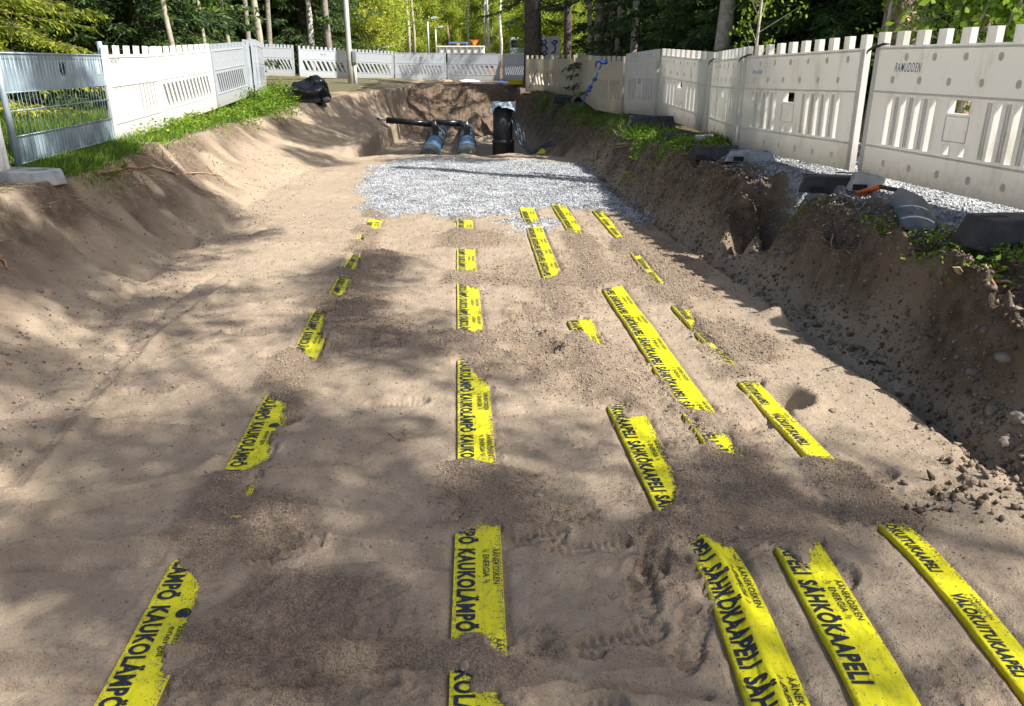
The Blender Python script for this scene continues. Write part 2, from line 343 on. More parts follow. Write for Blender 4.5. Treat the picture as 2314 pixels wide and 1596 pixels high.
TRACKS = [([(0,1255),(390,1235),(620,1215),(1000,1255)],.018,.02),([(0,1285),(300,1272),(600,1245)],.02,-.015),([(0,1190),(250,1120),(420,1080),(530,1030)],.02,.018),([(0,1090),(180,900),(330,730),(480,620)],.035,-.008),
 ([(60,1090),(230,900),(380,740),(530,640)],.03,.009),([(0,940),(300,930),(540,935),(620,925)],.02,-.016),([(180,600),(420,640),(560,690)],.05,.008),([(100,950),(300,960),(500,975)],.015,.014),([(1800,672),(1950,745),(2080,815),(2200,900),(2320,1010)],.05,.10),
 ([(1740,690),(1900,800),(2060,900),(2250,1060)],.05,-.04),([(1040,1600),(1300,1530),(1700,1500)],.012,.01),([(0,1500),(400,1480),(1000,1475)],.018,.014),([(0,1550),(300,1560),(900,1540)],.012,-.012),([(1000,1040),(1150,1010),(1350,1000)],.012,-.012),([(1250,1460),(1600,1490),(1700,1500)],.014,.012),
 ([(700,1520),(1010,1500),(1300,1530),(1600,1560)],.014,-.013),([(200,1140),(500,1080),(850,1060)],.016,.012),([(600,1280),(850,1262),(1020,1278)],.014,-.012),([(1500,660),(1700,660),(1900,640)],.02,-.012),([(1300,540),(1500,545),(1640,560)],.015,.012)]
TRW = [(poly_world(a), w, h) for a, w, h in TRACKS]
def seg_d(pl, x, y):
    d = np.full(x.shape, 1e9)
    for i in range(len(pl) - 1):
        a = pl[i]; e = pl[i + 1] - a; t = np.clip(((x - a[0]) * e[0] + (y - a[1]) * e[1]) / (e @ e), 0, 1)
        d = np.minimum(d, np.hypot(x - a[0] - t * e[0], y - a[1] - t * e[1]))
    return d
GRAV = poly_world([(825,425),(860,488),(960,480),(1050,492),(1180,478),(1240,470),(1345,474),(1430,490),(1480,500),(1420,450),(1375,395),(1330,372),(1190,366),(960,360),(860,375)])
BOOTS = [(470-0,0)]
def boots(x, y):
    """tread prints left in the sand"""
    h = np.zeros(x.shape)
    for px, py, ang in [(1450,1330,1.5),(1190,1210,.2),(1400,1440,.3),(640,1245,.5),(1330,1230,.1),(1880,1340,.9),(560,750,-.1),(640,800,.2),(1960,1090,.5),(1480,1260,1.3),(1700,970,.6),(1240,700,.4),(2120,1110,.4),(900,430+480,.1),(1290,1600,.2),(330,880,.2),(1560,1440,1.2)]:
        c = G(px, py); m = (abs(x - c[0]) < .3) & (abs(y - c[1]) < .3)
        if not m.any(): continue
        dx = x[m] - c[0]; dy = y[m] - c[1]; u = dx * math.cos(ang) + dy * math.sin(ang); v = -dx * math.sin(ang) + dy * math.cos(ang)
        wdt = .052 - .012 * np.cos(u * 22)
        ins = sst(1.12, .95, np.sqrt((u / .15) ** 2 + (v / wdt) ** 2 * .8))
        tread = (np.sin(u * 2 * math.pi / .028) > .1) * (np.abs(v) > .006)
        h[m] += ins * (-.018 - .012 * tread) + .010 * sst(1.4, 1.1, np.sqrt((u / .15) ** 2 + (v / wdt) ** 2)) * (1 - ins)
    return h
def tape_uv(T, x, y):
    """v across the tape and distance from its middle for points near it"""
    i = np.searchsorted(-T['y'], -np.asarray(y)); i = np.clip(i, 0, len(T['y']) - 1)
    v = (x - T['x'][i]) * T['nx'][i] + (y - T['y'][i]) * T['ny'][i]
    return i, v
def detail(x, d):
    """returns fine height offset, and masks"""
    shp = x.shape; tl, tr = I(d, TOE_L), I(d, TOE_R); crr = I(d, CR_R); crl = I(d, CR_L)
    h = np.zeros(shp)
    near = (d < 16) & (x > -5.5) & (x < 3.2)
    loose = np.zeros(shp)
    for cx_, cy_, rx, ry in LOOSEW:
        q = np.hypot((x - cx_) / rx, (d - cy_) / ry); loose = np.maximum(loose, sst(1.15, .55, q + 1.1 * fbm(x * 4, d * 4, 41, 4)))
    soilr = sst(-.02, .34, x - tr + .35 * fbm(x * 4, d * 3, 104, 3)) * .85 + .15 * sst(-.15, .12, x - tr); soilr *= (d > 0)
    right = np.clip(soilr + sst(24, 25, d) * (x > -3.3) * (x < 1.2), 0, 1)
    pitz = sst(15.5, 16.3, d) * (x > I(d, LIP))
    leftb = sst(.1, -.2, x - tl)
    floor = (1 - right) * (1 - leftb)
    # loose sand clods
    cl = fbm(x * 26, d * 26, 51, 3, .6)
    h += loose * floor * (.003 + .038 * np.clip(cl + .05, 0, 1) + .020 * fbm(x * 55, d * 55, 52, 2))
    h += floor * (.018 * fbm(x * 14, d * 14, 53, 4, .6) + .010 * np.clip(fbm(x * 40, d * 40, 55, 2) - .12, 0, 1) + .02 * fbm(x * 3, d * 5, 54, 2))
    for cx_, cy_, rx, ry, a in PITW:
        q = ((x - cx_) / rx) ** 2 + ((d - cy_) / ry) ** 2; g = np.exp(-q * 1.2)
        if a < -.04: g = sst(1.15, .55, np.sqrt(q) + .5 * fbm(x * 8, d * 8, 61, 2)); g -= .25 * np.exp(-(np.sqrt(q) - 1.25) ** 2 * 12)
        h += a * g
    for pl, w, a in TRW:
        q = seg_d(pl, x + .03 * fbm(x * 3, d * 3, 63, 2), d); h += 2.2 * a * np.exp(-(q / w) ** 2) * (.6 + .9 * vn(x * 9, d * 9, 64))
    # boot treads, wheel grooves of low amplitude
    h += .005 * floor * np.abs(fbm(x * 2.2, d * 14, 66, 2)) * 2
    h += boots(x, d)
    # right bank: clumps and overhang hole
    rb = right * sst(28.5, 27, d)
    h += rb * (.17 * fbm(x * 3.5, d * 3.5, 71, 3) + .12 * fbm(x * 9, d * 9, 72, 3, .6) + .03 * np.abs(fbm(x * 26, d * 26, 73, 2))) * sst(.6, .15, x - crr)
    hc = G(1760, 545, .22); q = np.hypot((x - hc[0] - .02) / .40, (d - hc[1] - .15) / .55); h -= .70 * sst(1.1, .45, q + .5 * fbm(x * 6, d * 6, 75, 2))
    lb = leftb * (d < 24)
    h += lb * (.08 * fbm(x * 1.8, d * 1.8, 81, 3) + .04 * fbm(x * 8, d * 8, 82, 4, .6)) * sst(-.5, .3, x - crl)
    h += .07 * np.exp(-((x - I(d, LIP) + .10) / .11) ** 2) * sst(14.8, 15.4, d) * sst(23, 20, d)
    rubble = sst(.5, .1, np.hypot(x - G(2280,1050)[0], (d - G(2280,1050)[1])) / 1.0)
    h += rubble * .10 * np.abs(fbm(x * 11, d * 11, 83, 3))
    pr = pitz * sst(29, 27, d); h += pr * (.05 * fbm(x * 5, d * 5, 84, 3) + sst(22.5, 24, d) * (.35 * fbm(x * 1.3, d * 1.3, 86, 3) + .12 * fbm(x * 5, d * 4, 87, 3)))
    h += sst(14.2, 15.2, d) * sst(16.2, 15.4, d) * floor * .12 * fbm(x * 2.0, d * 3, 85, 3)
    # gravel patch
    sg = sdf_poly(GRAV, x, d) + .5 * fbm(x * 3, d * 3, 91, 4)
    gs = G(1200, 510); sg = np.minimum(sg, np.hypot((x - gs[0]) , (d - gs[1]) * .8) - .22 + .2 * fbm(x * 9, d * 9, 92, 2))
    grav = sst(.28, -.10, sg + .25 * fbm(x * 14, d * 14, 103, 3)) * floor * sst(.08, -.08, x - tr)
    h += grav * .02 * vn(x * 30, d * 30, 93)
    # tapes: bare stretches pressed flat, buried stretches under ragged mounds
    for T in TAPES:
        i, v = tape_uv(T, x, d); nt = (v > -.30) & (v < T['w'] + .30) & (d > .8) & (d < 9.6)
        if not nt.any(): continue
        xs, ds = x[nt], d[nt]; vv = v[nt]
        vcl = np.clip(vv, .012, T['w'] - .012); ii_ = i[nt]
        xq = T['x'][ii_] + T['nx'][ii_] * vcl; yq = T['y'][ii_] + T['ny'][ii_] * vcl
        sd = np.full(xs.shape, 1e9)
        for pl in T['visw']: sd = np.minimum(sd, sdf_poly(pl, xq, yq))
        rag = .035 * fbm(xs * 22, ds * 22, 95, 3, .7) + .03 * fbm(xs * 60, ds * 60, 96, 2)
        sd = sd + rag
        on = sst(-.02, .0, vv) * sst(T['w'] + .02, T['w'], vv)
        edge = np.maximum(-vv, vv - T['w']); fade = sst(.13, .0, edge + .08 * fbm(xs * 7, ds * 7, 94, 2))
        cover = sst(-.004, .05, sd)
        low = -.012 - .004 * vn(xs * 40, ds * 40, 97)
        up = .006 + T['lift'] + .016 * cover + .020 * np.clip(fbm(xs * 26, ds * 26, 98, 3) + .2, 0, 1) * cover
        hh = h[nt]; flat = sst(.035, -.0, edge)
        bare = sd < 0
        mod = np.where(bare, hh * (1 - flat) + low * flat, hh * (1 - fade) + np.maximum(hh, up) * fade)
        # sand leans a little on the sides of a bare stretch
        h[nt] = mod
        lo = loose[nt]; loose[nt] = np.where(bare, lo * .5, np.maximum(lo, fade * cover))
    grass = np.clip(sst(-.05, -.5, x - crl) + sst(.15, .7, x - crr - .9 * fbm(x, d, 99, 2)) * sst(6.5, 8, d) * .8, 0, 1) * sst(.42, .58, vn(x * 1.5, d * 1.5, 100) + .25 * (x < crl - 1) + .12)
    soil = np.clip(right + grass * .5, 0, 1)
    soil = np.maximum(soil, sst(9, 10, np.abs(x)) * .8)
    soil = np.maximum(soil, .85 * sst(.75, .15, x - crl - .8 * fbm(x * 2, d * 2, 101, 3)) * sst(18, 16, d) * sst(.35, .6, vn(x * 3, d * 3, 102) + .2))
    rgrav = sst(.1, .5, x - crr) * sst(10, 8, d) * (d > -2)          # crushed stone strip under the right barriers
    return h, loose, np.clip(grav + rgrav * .85, 0, 1), soil * (1 - .85 * rgrav), grass

def Hgt(x, y):
    a = np.array([float(x)]); b = np.array([float(y)]); return float(base(a, b)[0] + detail(a, b)[0][0])
def Hgts(x, y): return base(x, y) + detail(x, y)[0]
def onT(px, py, far=40, ns=900):
    """where the sight line of a photo pixel meets the ground"""
    zc = 1.5 * (far / 1.5) ** np.linspace(0, 1, ns); X = (px - CX) * zc / F; zz = EYE - (py - YH) * cT * zc / F; Y = (zc - (EYE - zz) * sT) / cT
    h = base(X, Y); k = np.where(zz < h)[0]; k = k[0] if len(k) else ns - 1
    return np.array([X[k], Y[k], Hgt(X[k], Y[k])])

xs_in = np.concatenate([np.arange(-5.2, -2.3, .0165), np.arange(-2.3, 2.35, .0098), np.arange(2.35, 3.41, .0165)])
g = [.02]
while sum(g) < 150: g.append(g[-1] * 1.12)
g = np.cumsum(g); xg = np.concatenate([(-5.2 - g)[::-1], xs_in, 3.4 + g])
yr = list(np.arange(-6, 1.2, .12)); d_ = 1.2
while d_ < 32: yr.append(d_); d_ *= 1.0038 if d_ < 5 else 1.005
while d_ < 400: yr.append(d_); d_ *= 1.06
yg = np.array(yr)
XX, YY = np.meshgrid(xg, yg); bz = base(XX, YY); dh, LO, GR, SO, GS = detail(XX, YY)
ZZ = bz + dh
nx_, ny_ = len(xg), len(yg); idx = np.arange(nx_ * ny_).reshape(ny_, nx_)
Fq = np.stack([idx[:-1, :-1].ravel(), idx[:-1, 1:].ravel(), idx[1:, 1:].ravel(), idx[1:, :-1].ravel()], 1)

def ground_mat():
    m, n, l, b = new_mat('sand_and_soil')
    def at(nm): a = n.new('ShaderNodeAttribute'); a.attribute_name = nm; return a.outputs['Fac']
    g = n.new('ShaderNodeNewGeometry'); pos = g.outputs['Position']
    def noise(sc, det=5, rough=.6):
        z = n.new('ShaderNodeTexNoise'); z.inputs['Scale'].default_value = sc; z.inputs['Detail'].default_value = det; z.inputs['Roughness'].default_value = rough
        l.new(pos, z.inputs['Vector']); return z.outputs[0]
    def mix(f, a, c2):
        x = n.new('ShaderNodeMix'); x.data_type = 'RGBA'
        l.new(f, x.inputs[0]) if hasattr(f, 'links') else setattr(x.inputs[0], 'default_value', f)
        for k, q in ((6, a), (7, c2)):
            if hasattr(q, 'links'): l.new(q, x.inputs[k])
            else: x.inputs[k].default_value = tuple(q) + (1,)
        return x.outputs[2]
    def math_(op, a, c2):
        x = n.new('ShaderNodeMath'); x.operation = op
        for k, q in ((0, a), (1, c2)):
            if hasattr(q, 'links'): l.new(q, x.inputs[k])
            else: x.inputs[k].default_value = q
        return x.outputs[0]
    def rmp(src, pts): r = ramp(n, pts); l.new(src, r.inputs[0]); return r.outputs[0]
    big = noise(1.1, 4); mid = noise(9, 6); fine = noise(140, 3, .7); grain = noise(420, 2, .6)
    sand = mix(rmp(big, [(.35, (0, 0, 0)), (.65, (1, 1, 1))]), (.35, .28, .208), (.41, .335, .25))
    sand = mix(rmp(mid, [(.4, (0, 0, 0)), (.75, (.6, .6, .6))]), sand, (.28, .215, .155))
    speck = rmp(fine, [(.56, (0, 0, 0)), (.66, (.8, .8, .8))]); sand = mix(speck, sand, (.22, .165, .125))
    loosec = mix(rmp(fine, [(.38, (0, 0, 0)), (.62, (1, 1, 1))]), (.20, .15, .112), (.38, .30, .22))
    col = mix(at('loose'), sand, loosec)
    soilc = mix(rmp(mid, [(.35, (0, 0, 0)), (.65, (1, 1, 1))]), (.10, .068, .045), (.25, .185, .135))
    soilc = mix(speck, soilc, (.30, .27, .23))
    col = mix(at('soil'), col, soilc)
    vo = n.new('ShaderNodeTexVoronoi'); vo.inputs['Scale'].default_value = 38; l.new(pos, vo.inputs['Vector'])
    gc = rmp(vo.outputs['Color'], [(.1, (.15, .155, .17)), (.6, (.38, .395, .415)), (.95, (.56, .57, .585))])
    gm = rmp(math_('ADD', at('grav'), math_('MULTIPLY', math_('SUBTRACT', mid, .5), .7)), [(.42, (0, 0, 0)), (.55, (1, 1, 1))])
    col = mix(gm, col, gc)
    col = mix(math_('MULTIPLY', at('grass'), .6), col, (.07, .085, .03))
    l.new(col, b.inputs['Base Color']); b.inputs['Roughness'].default_value = .95; b.inputs['Specular IOR Level'].default_value = .15
    hgt = math_('ADD', math_('MULTIPLY', fine, math_('ADD', .007, math_('MULTIPLY', at('loose'), .010))), math_('MULTIPLY', grain, .0036))
    hgt = math_('ADD', hgt, math_('MULTIPLY', math_('MULTIPLY', noise(30, 6, .7), at('soil')), .055))
    hgt = math_('ADD', hgt, math_('MULTIPLY', noise(46, 4, .6), .011))
    hgt = math_('ADD', hgt, math_('MULTIPLY', math_('MULTIPLY', vo.outputs['Distance'], gm), -.9 * .022))
    bp = n.new('ShaderNodeBump'); bp.inputs['Strength'].default_value = 1; bp.inputs['Distance'].default_value = 1.0
    l.new(hgt, bp.inputs['Height']); l.new(bp.outputs[0], b.inputs['Normal'])
    return m
M['ground'] = ground_mat()
gr = np_mesh('ground', np.stack([XX.ravel(), YY.ravel(), ZZ.ravel()], 1), Fq, M['ground'], None, True,
             dict(loose=LO.ravel(), grav=GR.ravel(), soil=SO.ravel(), grass=GS.ravel()))
tag(gr, kind='structure')
# asphalt street climbing away behind the far barriers
yy = np.linspace(33, 260, 90); Vr = []
for y_ in yy:
    c = -3.6 - .03 * (y_ - 33)
    for o_ in (-2.4, -.8, .8, 2.4): Vr.append((c + o_, y_, float(street(np.array([c + o_]), np.array([y_]))[0]) + .05))
ii = np.arange(90 * 4).reshape(90, 4)
rd = np_mesh('road', np.array(Vr), np.stack([ii[:-1, :-1].ravel(), ii[:-1, 1:].ravel(), ii[1:, 1:].ravel(), ii[1:, :-1].ravel()], 1), simple('asphalt', (.10, .10, .105), .9, 0, .2, 3))
tag(rd, kind='structure')

# scattered instances of a small shape, baked into one mesh
def rot_rand(rng, n):
    q = rng.normal(size=(n, 4)); q /= np.linalg.norm(q, axis=1)[:, None]; w, x, y, z = q.T
    return np.stack([np.stack([1 - 2 * (y * y + z * z), 2 * (x * y - z * w), 2 * (x * z + y * w)], 1),
                     np.stack([2 * (x * y + z * w), 1 - 2 * (x * x + z * z), 2 * (y * z - x * w)], 1),
                     np.stack([2 * (x * z - y * w), 2 * (y * z + x * w), 1 - 2 * (x * x + y * y)], 1)], 1)
OCT = np.array([(1, 0, 0), (-1, 0, 0), (0, 1, 0), (0, -1, 0), (0, 0, 1), (0, 0, -1)], float)
OCF = np.array([(0, 2, 4), (2, 1, 4), (1, 3, 4), (3, 0, 4), (2, 0, 5), (1, 2, 5), (3, 1, 5), (0, 3, 5)])
def pebbles(name, pts, size, mat, rng, aspect=(1, .8, .6), jit=.25):
    n = len(pts); Rm = rot_rand(rng, n)
    loc = OCT[None] * (1 + jit * rng.normal(size=(n, 6, 1))) * np.array(aspect) * size[:, None, None]
    V = np.einsum('nij,nkj->nki', Rm, loc) + pts[:, None, :]
    return np_mesh(name, V.reshape(-1, 3), (OCF[None] + (np.arange(n) * 6)[:, None, None]).reshape(-1, 3), mat)
rng = np.random.default_rng(7)
M['grain'] = leafmat('sand_crumbs', (.17, .128, .097), (.37, .29, .215), 0, 3)
M['gstone'] = leafmat('crushed_stone', (.15, .16, .175), (.42, .44, .465), 0, 3, c3=(.64, .655, .67))
# crumbs of sand over the loose ground and along the tapes
n = 260000; u = rng.random(n); dd = 1.25 * (9.0 / 1.25) ** u; xx = (rng.random(n) - .5) * 2 * np.minimum(dd * .72 + .15, 3.0)
zz_, lo_, _, _, _ = detail(xx, dd); keep = rng.random(n) < (lo_ * .85 + .13); xx, dd = xx[keep], dd[keep]
z_ = base(xx, dd) + zz_[keep]
sz = (.0016 + .0035 * rng.random(len(xx)) ** 3) * np.clip(dd / 2.2, .8, 2.2)
tag(pebbles('sand_crumbs', np.stack([xx, dd, z_ + sz * .3], 1), sz, M['grain'], rng), 'brown crumbs of loose sand strewn over the trench floor and the yellow tapes', 'sand', kind='stuff')
bb = GRAV.min(0), GRAV.max(0); n = 60000
xx = rng.uniform(bb[0][0] - .3, bb[1][0] + .3, n); dd = rng.uniform(bb[0][1] - .3, bb[1][1] + .4, n)
_, _, g_, _, _ = detail(xx, dd); keep = rng.random(n) < g_ * 1.1 + .012; xx, dd = xx[keep], dd[keep]
# the gravel strip by the right-hand barriers
n = 26000; dx2 = rng.uniform(2.0, 9.8, n); xx2 = I(dx2, CR_R) + rng.uniform(.05, 2.6, n)
xx = np.concatenate([xx, xx2]); dd = np.concatenate([dd, dx2]); z_ = Hgts(xx, dd)
sz = .006 + .010 * rng.random(len(xx)) ** 2
tag(pebbles('gravel', np.stack([xx, dd, z_ + sz * .35], 1), sz, M['gstone'], rng), 'pale grey crushed stone spread over the middle of the trench and under the right barriers', 'gravel', kind='stuff')

# ------------------------------------------------------------------ lettering
def text_geo(s, bold=.0, shear=0.0, space=1.0):
    cu = bpy.data.curves.new('t', 'FONT'); cu.body = s; cu.offset = bold; cu.resolution_u = 3; cu.shear = shear; cu.space_character = space
    o = bpy.data.objects.new('t', cu); COL.objects.link(o); bpy.context.view_layer.update()
    dg = bpy.context.evaluated_depsgraph_get(); me = o.evaluated_get(dg).to_mesh()
    V = np.array([v.co[:2] for v in me.vertices]); me.calc_loop_triangles(); Fc = np.array([t.vertices[:] for t in me.loop_triangles])
    o.evaluated_get(dg).to_mesh_clear(); bpy.data.objects.remove(o); bpy.data.curves.remove(cu)
    V = V - V.min(0); return V, Fc
def sub_tris(V, Fc, mx):
    """split triangles longer than mx so lettering can follow a bent surface"""
    V = list(map(tuple, V)); out = []; st = [tuple(f) for f in Fc]; cache = {}
    while st:
        a, b, c = st.pop(); e = [(math.dist(V[a], V[b]), a, b, c), (math.dist(V[b], V[c]), b, c, a), (math.dist(V[c], V[a]), c, a, b)]
        L_, p, q, r = max(e)
        if L_ <= mx: out.append((a, b, c)); continue
        k = (min(p, q), max(p, q))
        if k not in cache: V.append(((V[p][0] + V[q][0]) / 2, (V[p][1] + V[q][1]) / 2)); cache[k] = len(V) - 1
        m_ = cache[k]; st += [(p, m_, r), (m_, q, r)]
    return np.array(V), np.array(out)
def fit(V, w, h):                                  # scale lettering to a given size
    s = V.max(0); return V * np.array([w / s[0], h / s[1]])
def tape_pt(T, s, v, up=0.0):
    x = np.interp(s, T['s'], T['x']); y = np.interp(s, T['s'], T['y']); nx = np.interp(s, T['s'], T['nx']); ny = np.interp(s, T['s'], T['ny'])
    vc = np.clip(v, 0, None)
    X = x + nx * vc; Y = y + ny * vc
    z = base(X, Y) + .004 + T['lift'] * (1 - .6 * vc / T['w']) + .004 * fbm(s * 6, v * 3, 200, 2) + up
    if T['key'] == 'third':                        # a sharp lengthwise crease where it came out crumpled
        nearend = sst(T['len'] - 1.35, T['len'] - 1.0, s); z = z + nearend * (.035 * np.exp(-((v - .085) / .022) ** 2) - .0)
    z = np.where(v < 0, z + v * 1.0, z)            # turned-down left edge
    return np.stack([X, Y, z], -1)
def circle_logo():
    Vs, Fs = [], []
    def disc(cx, cy, r, a0=0, a1=360, r0=0.0, n=40):
        b = len(Vs)
        for k in range(n + 1):
            a = R(a0 + (a1 - a0) * k / n); Vs.append((cx + r * math.cos(a), cy + r * math.sin(a))); Vs.append((cx + r0 * math.cos(a), cy + r0 * math.sin(a)))
        for k in range(n): Fs.extend([(b + 2 * k, b + 2 * k + 2, b + 2 * k + 3), (b + 2 * k, b + 2 * k + 3, b + 2 * k + 1)])
    disc(0, 0, 1, 20, 250, .62); disc(.12, -.15, .72, 0, 360, 0); disc(0, 0, 1, 250, 330, .8)
    return np.array(Vs), np.array(Fs)
def wave(cx, cy, w):
    Vs, Fs = [], []
    for j in (0, 1):
        b = len(Vs)
        for k in range(9):
            a = k / 8; yv = cy + .35 * w * math.sin(a * 2 * math.pi) + j * .5 * w; Vs += [(cx + a * w, yv), (cx + a * w, yv + .2 * w)]
        for k in range(8): Fs += [(b + 2 * k, b + 2 * k + 2, b + 2 * k + 3), (b + 2 * k, b + 2 * k + 3, b + 2 * k + 1)]
    return np.array(Vs), np.array(Fs)
def tape_mat():
    m, n, l, b = new_mat('warning_tape_plastic')
    gg = n.new('ShaderNodeNewGeometry'); mp = n.new('ShaderNodeMapping'); mp.inputs['Scale'].default_value = (14, 5, 5); wz = n.new('ShaderNodeTexNoise'); wz.inputs['Scale'].default_value = 1.6; wz.inputs['Detail'].default_value = 4; wz.inputs['Distortion'].default_value = .8; l.new(gg.outputs['Position'], mp.inputs[0]); l.new(mp.outputs[0], wz.inputs['Vector']); bp = n.new('ShaderNodeBump'); bp.inputs['Distance'].default_value = .012; l.new(wz.outputs[0], bp.inputs['Height']); l.new(bp.outputs[0], b.inputs['Normal'])
    tc = n.new('ShaderNodeNewGeometry'); nz = n.new('ShaderNodeTexNoise'); nz.inputs['Scale'].default_value = 60; nz.inputs['Detail'].default_value = 5
    l.new(tc.outputs['Position'], nz.inputs['Vector']); r = ramp(n, [(.56, (.80, .77, .015)), (.64, (.66, .62, .04)), (.72, (.42, .36, .10))]); l.new(nz.outputs[0], r.inputs[0])
    l.new(r.outputs[0], b.inputs['Base Color']); b.inputs['Roughness'].default_value = .3
    t = n.new('ShaderNodeBsdfTranslucent'); t.inputs[0].default_value = (.8, .6, .01, 1)
    ms = n.new('ShaderNodeMixShader'); ms.inputs[0].default_value = .25; l.new(b.outputs[0], ms.inputs[1]); l.new(t.outputs[0], ms.inputs[2]); l.new(ms.outputs[0], n['Material Output'].inputs[0])
    return m
M['tape'] = tape_mat()
TXT = {'far_left': 'KAUKOLÄMPÖ', 'middle': 'KAUKOLÄMPÖ', 'third': 'SÄHKÖKAAPELI', 'fourth': 'SÄHKÖKAAPELI', 'far_right': 'VALOKUITUKAAPELI'}
LAB = {'far_left': 'leftmost yellow warning tape on the sand, printed with a round emblem beside the heating words',
       'middle': 'yellow warning tape running straight up the middle of the trench, broken by mounds of sand',
       'third': 'yellow power cable tape with a crumpled lengthwise crease, beside the footprints at the bottom',
       'fourth': 'wide yellow cable tape with the longest bare stretch, just left of the narrow tape',
       'far_right': 'narrow yellow fibre cable tape nearest the dark right bank'}
S0 = {'far_left': (340, 1378), 'middle': (1028, 1240), 'third': (1690, 1540), 'fourth': (1790, 1318), 'far_right': (2140, 1355)}
STARTS = {}
for T in TAPES:
    root = empty('warning_tape', (0, 0, 0)); tag(root, LAB[T['key']], 'warning tape', 'yellow warning tapes laid along the trench')
    w = T['w']; ns = int(T['len'] / .02); ss = np.linspace(0, T['len'], ns)
    vs_ = np.concatenate([[-.014, -.004] if T['lift'] else [], np.linspace(0, w, 12)])
    SS, VV = np.meshgrid(ss, vs_, indexing='ij')
    if T['lift']: VV = VV.copy(); VV[:, 0] -= .012 * vn(ss * 9, ss * 0, 77)
    if T['key'] == 'third': VV = VV + .0
    PT = tape_pt(T, SS, VV).reshape(-1, 3); k = len(vs_); ii = np.arange(ns * k).reshape(ns, k)
    np_mesh('film', PT, np.stack([ii[:-1, :-1].ravel(), ii[1:, :-1].ravel(), ii[1:, 1:].ravel(), ii[:-1, 1:].ravel()], 1), M['tape'], root, True)
    # printing
    big = T['key'] != 'far_right'
    tl_ = .425 if 'LÄMPÖ' in TXT[T['key']] else (.46 if big else .36); th = w * (.45 if big else .42)
    tv, tf = text_geo(TXT[T['key']], .042, 0, 1.12); tv = fit(tv, tl_, th * 1.0); tv, tf = sub_tris(tv, tf, .04)
    sl = 1 if T['key'] != 'far_left' else 2
    parts = []
    if sl == 1:
        a, af = text_geo('ÄÄNEKOSKEN', .008); c2, cf = text_geo('ENERGIA', .008); hh = w * (.135 if big else .12); ww = .20 if big else .12
        a = fit(a, ww, hh * 1.2); c2 = fit(c2, ww * .62, hh); wv, wf = wave(0, 0, hh * .8)
        base_v = w * (.80 if big else .74)
        comp = [(a + [0, base_v], af), (c2 + [ww * .19, base_v - hh * 1.5], cf), (wv + [ww * .02, base_v - hh * 1.3], wf), (wv + [ww * .88, base_v - hh * 1.3], wf)]
    else:
        a, af = text_geo('äänekosken', 0); c2, cf = text_geo('energia', .004); a = fit(a, .13, w * .15); c2 = fit(c2, .13, w * .17); lg, lf = circle_logo()
        comp = [(lg * w * .145 + [.04, w * .74], lf), (a + [.10, w * .76], af), (c2 + [.10, w * .56], cf)]
    Vc = np.concatenate([p for p, _ in comp]); Fc = []; o_ = 0
    for p, f in comp: Fc.append(f + o_); o_ += len(p)
    Fc = np.concatenate(Fc); Vc, Fc = sub_tris(Vc, Fc, .05)
    per = tl_ + .03 if big else tl_ + .11
    LV, LF, CV, CF = [], [], [], []; ol = oc = 0; s0 = T['s'][np.argmin(abs(T['y'] - G(*S0[T['key']])[1]))]; kk = 0
    while s0 > 0: s0 -= per
    while s0 + tl_ < T['len'] + .5:
        s1 = s0 + tv[:, 0]
        if s1.min() > 0 and s1.max() < T['len']:
            np_mesh('lettering', tape_pt(T, s1, w * (.07 if big else .14) + tv[:, 1], .0022), tf, M['ink'], root)
            cs = s0 + Vc[:, 0]
            if cs.min() > 0 and cs.max() < T['len']:
                np_mesh('company_print', tape_pt(T, cs, Vc[:, 1], .0022), Fc, M['ink'], root)
        s0 += per; kk += 1

# grains of sand lying on the tapes, thickest along the edges of the bare stretches
rng = np.random.default_rng(17); PT_ = []; SZ_ = []
for T in TAPES:
    n = 60000; s_ = rng.random(n) ** .6 * T['len']; v_ = rng.uniform(.002, T['w'] - .002, n); p = tape_pt(T, s_, v_, .001); sd = np.full(n, 1e9)
    for pl in T['visw']: sd = np.minimum(sd, sdf_poly(pl, p[:, 0], p[:, 1]))
    pr = np.where(sd < .01, .95 * np.exp(np.clip(sd, -1, 0) / .010) + .05 * sst(.15, .35, fbm(p[:, 0] * 14, p[:, 1] * 14, 18, 3)) + .012 + .25 * np.exp(-(T['w'] - v_) / .006), 0)
    k = rng.random(n) < pr; PT_.append(p[k]); SZ_.append((.0013 + .003 * rng.random(k.sum()) ** 3) * np.clip(p[k][:, 1] / 2.4, .8, 1.3))
PT_ = np.concatenate(PT_); SZ_ = np.concatenate(SZ_)
tag(pebbles('sand_crumbs', PT_, SZ_, M['grain'], rng), 'grains of sand sprinkled over the yellow tapes', 'sand', kind='stuff')
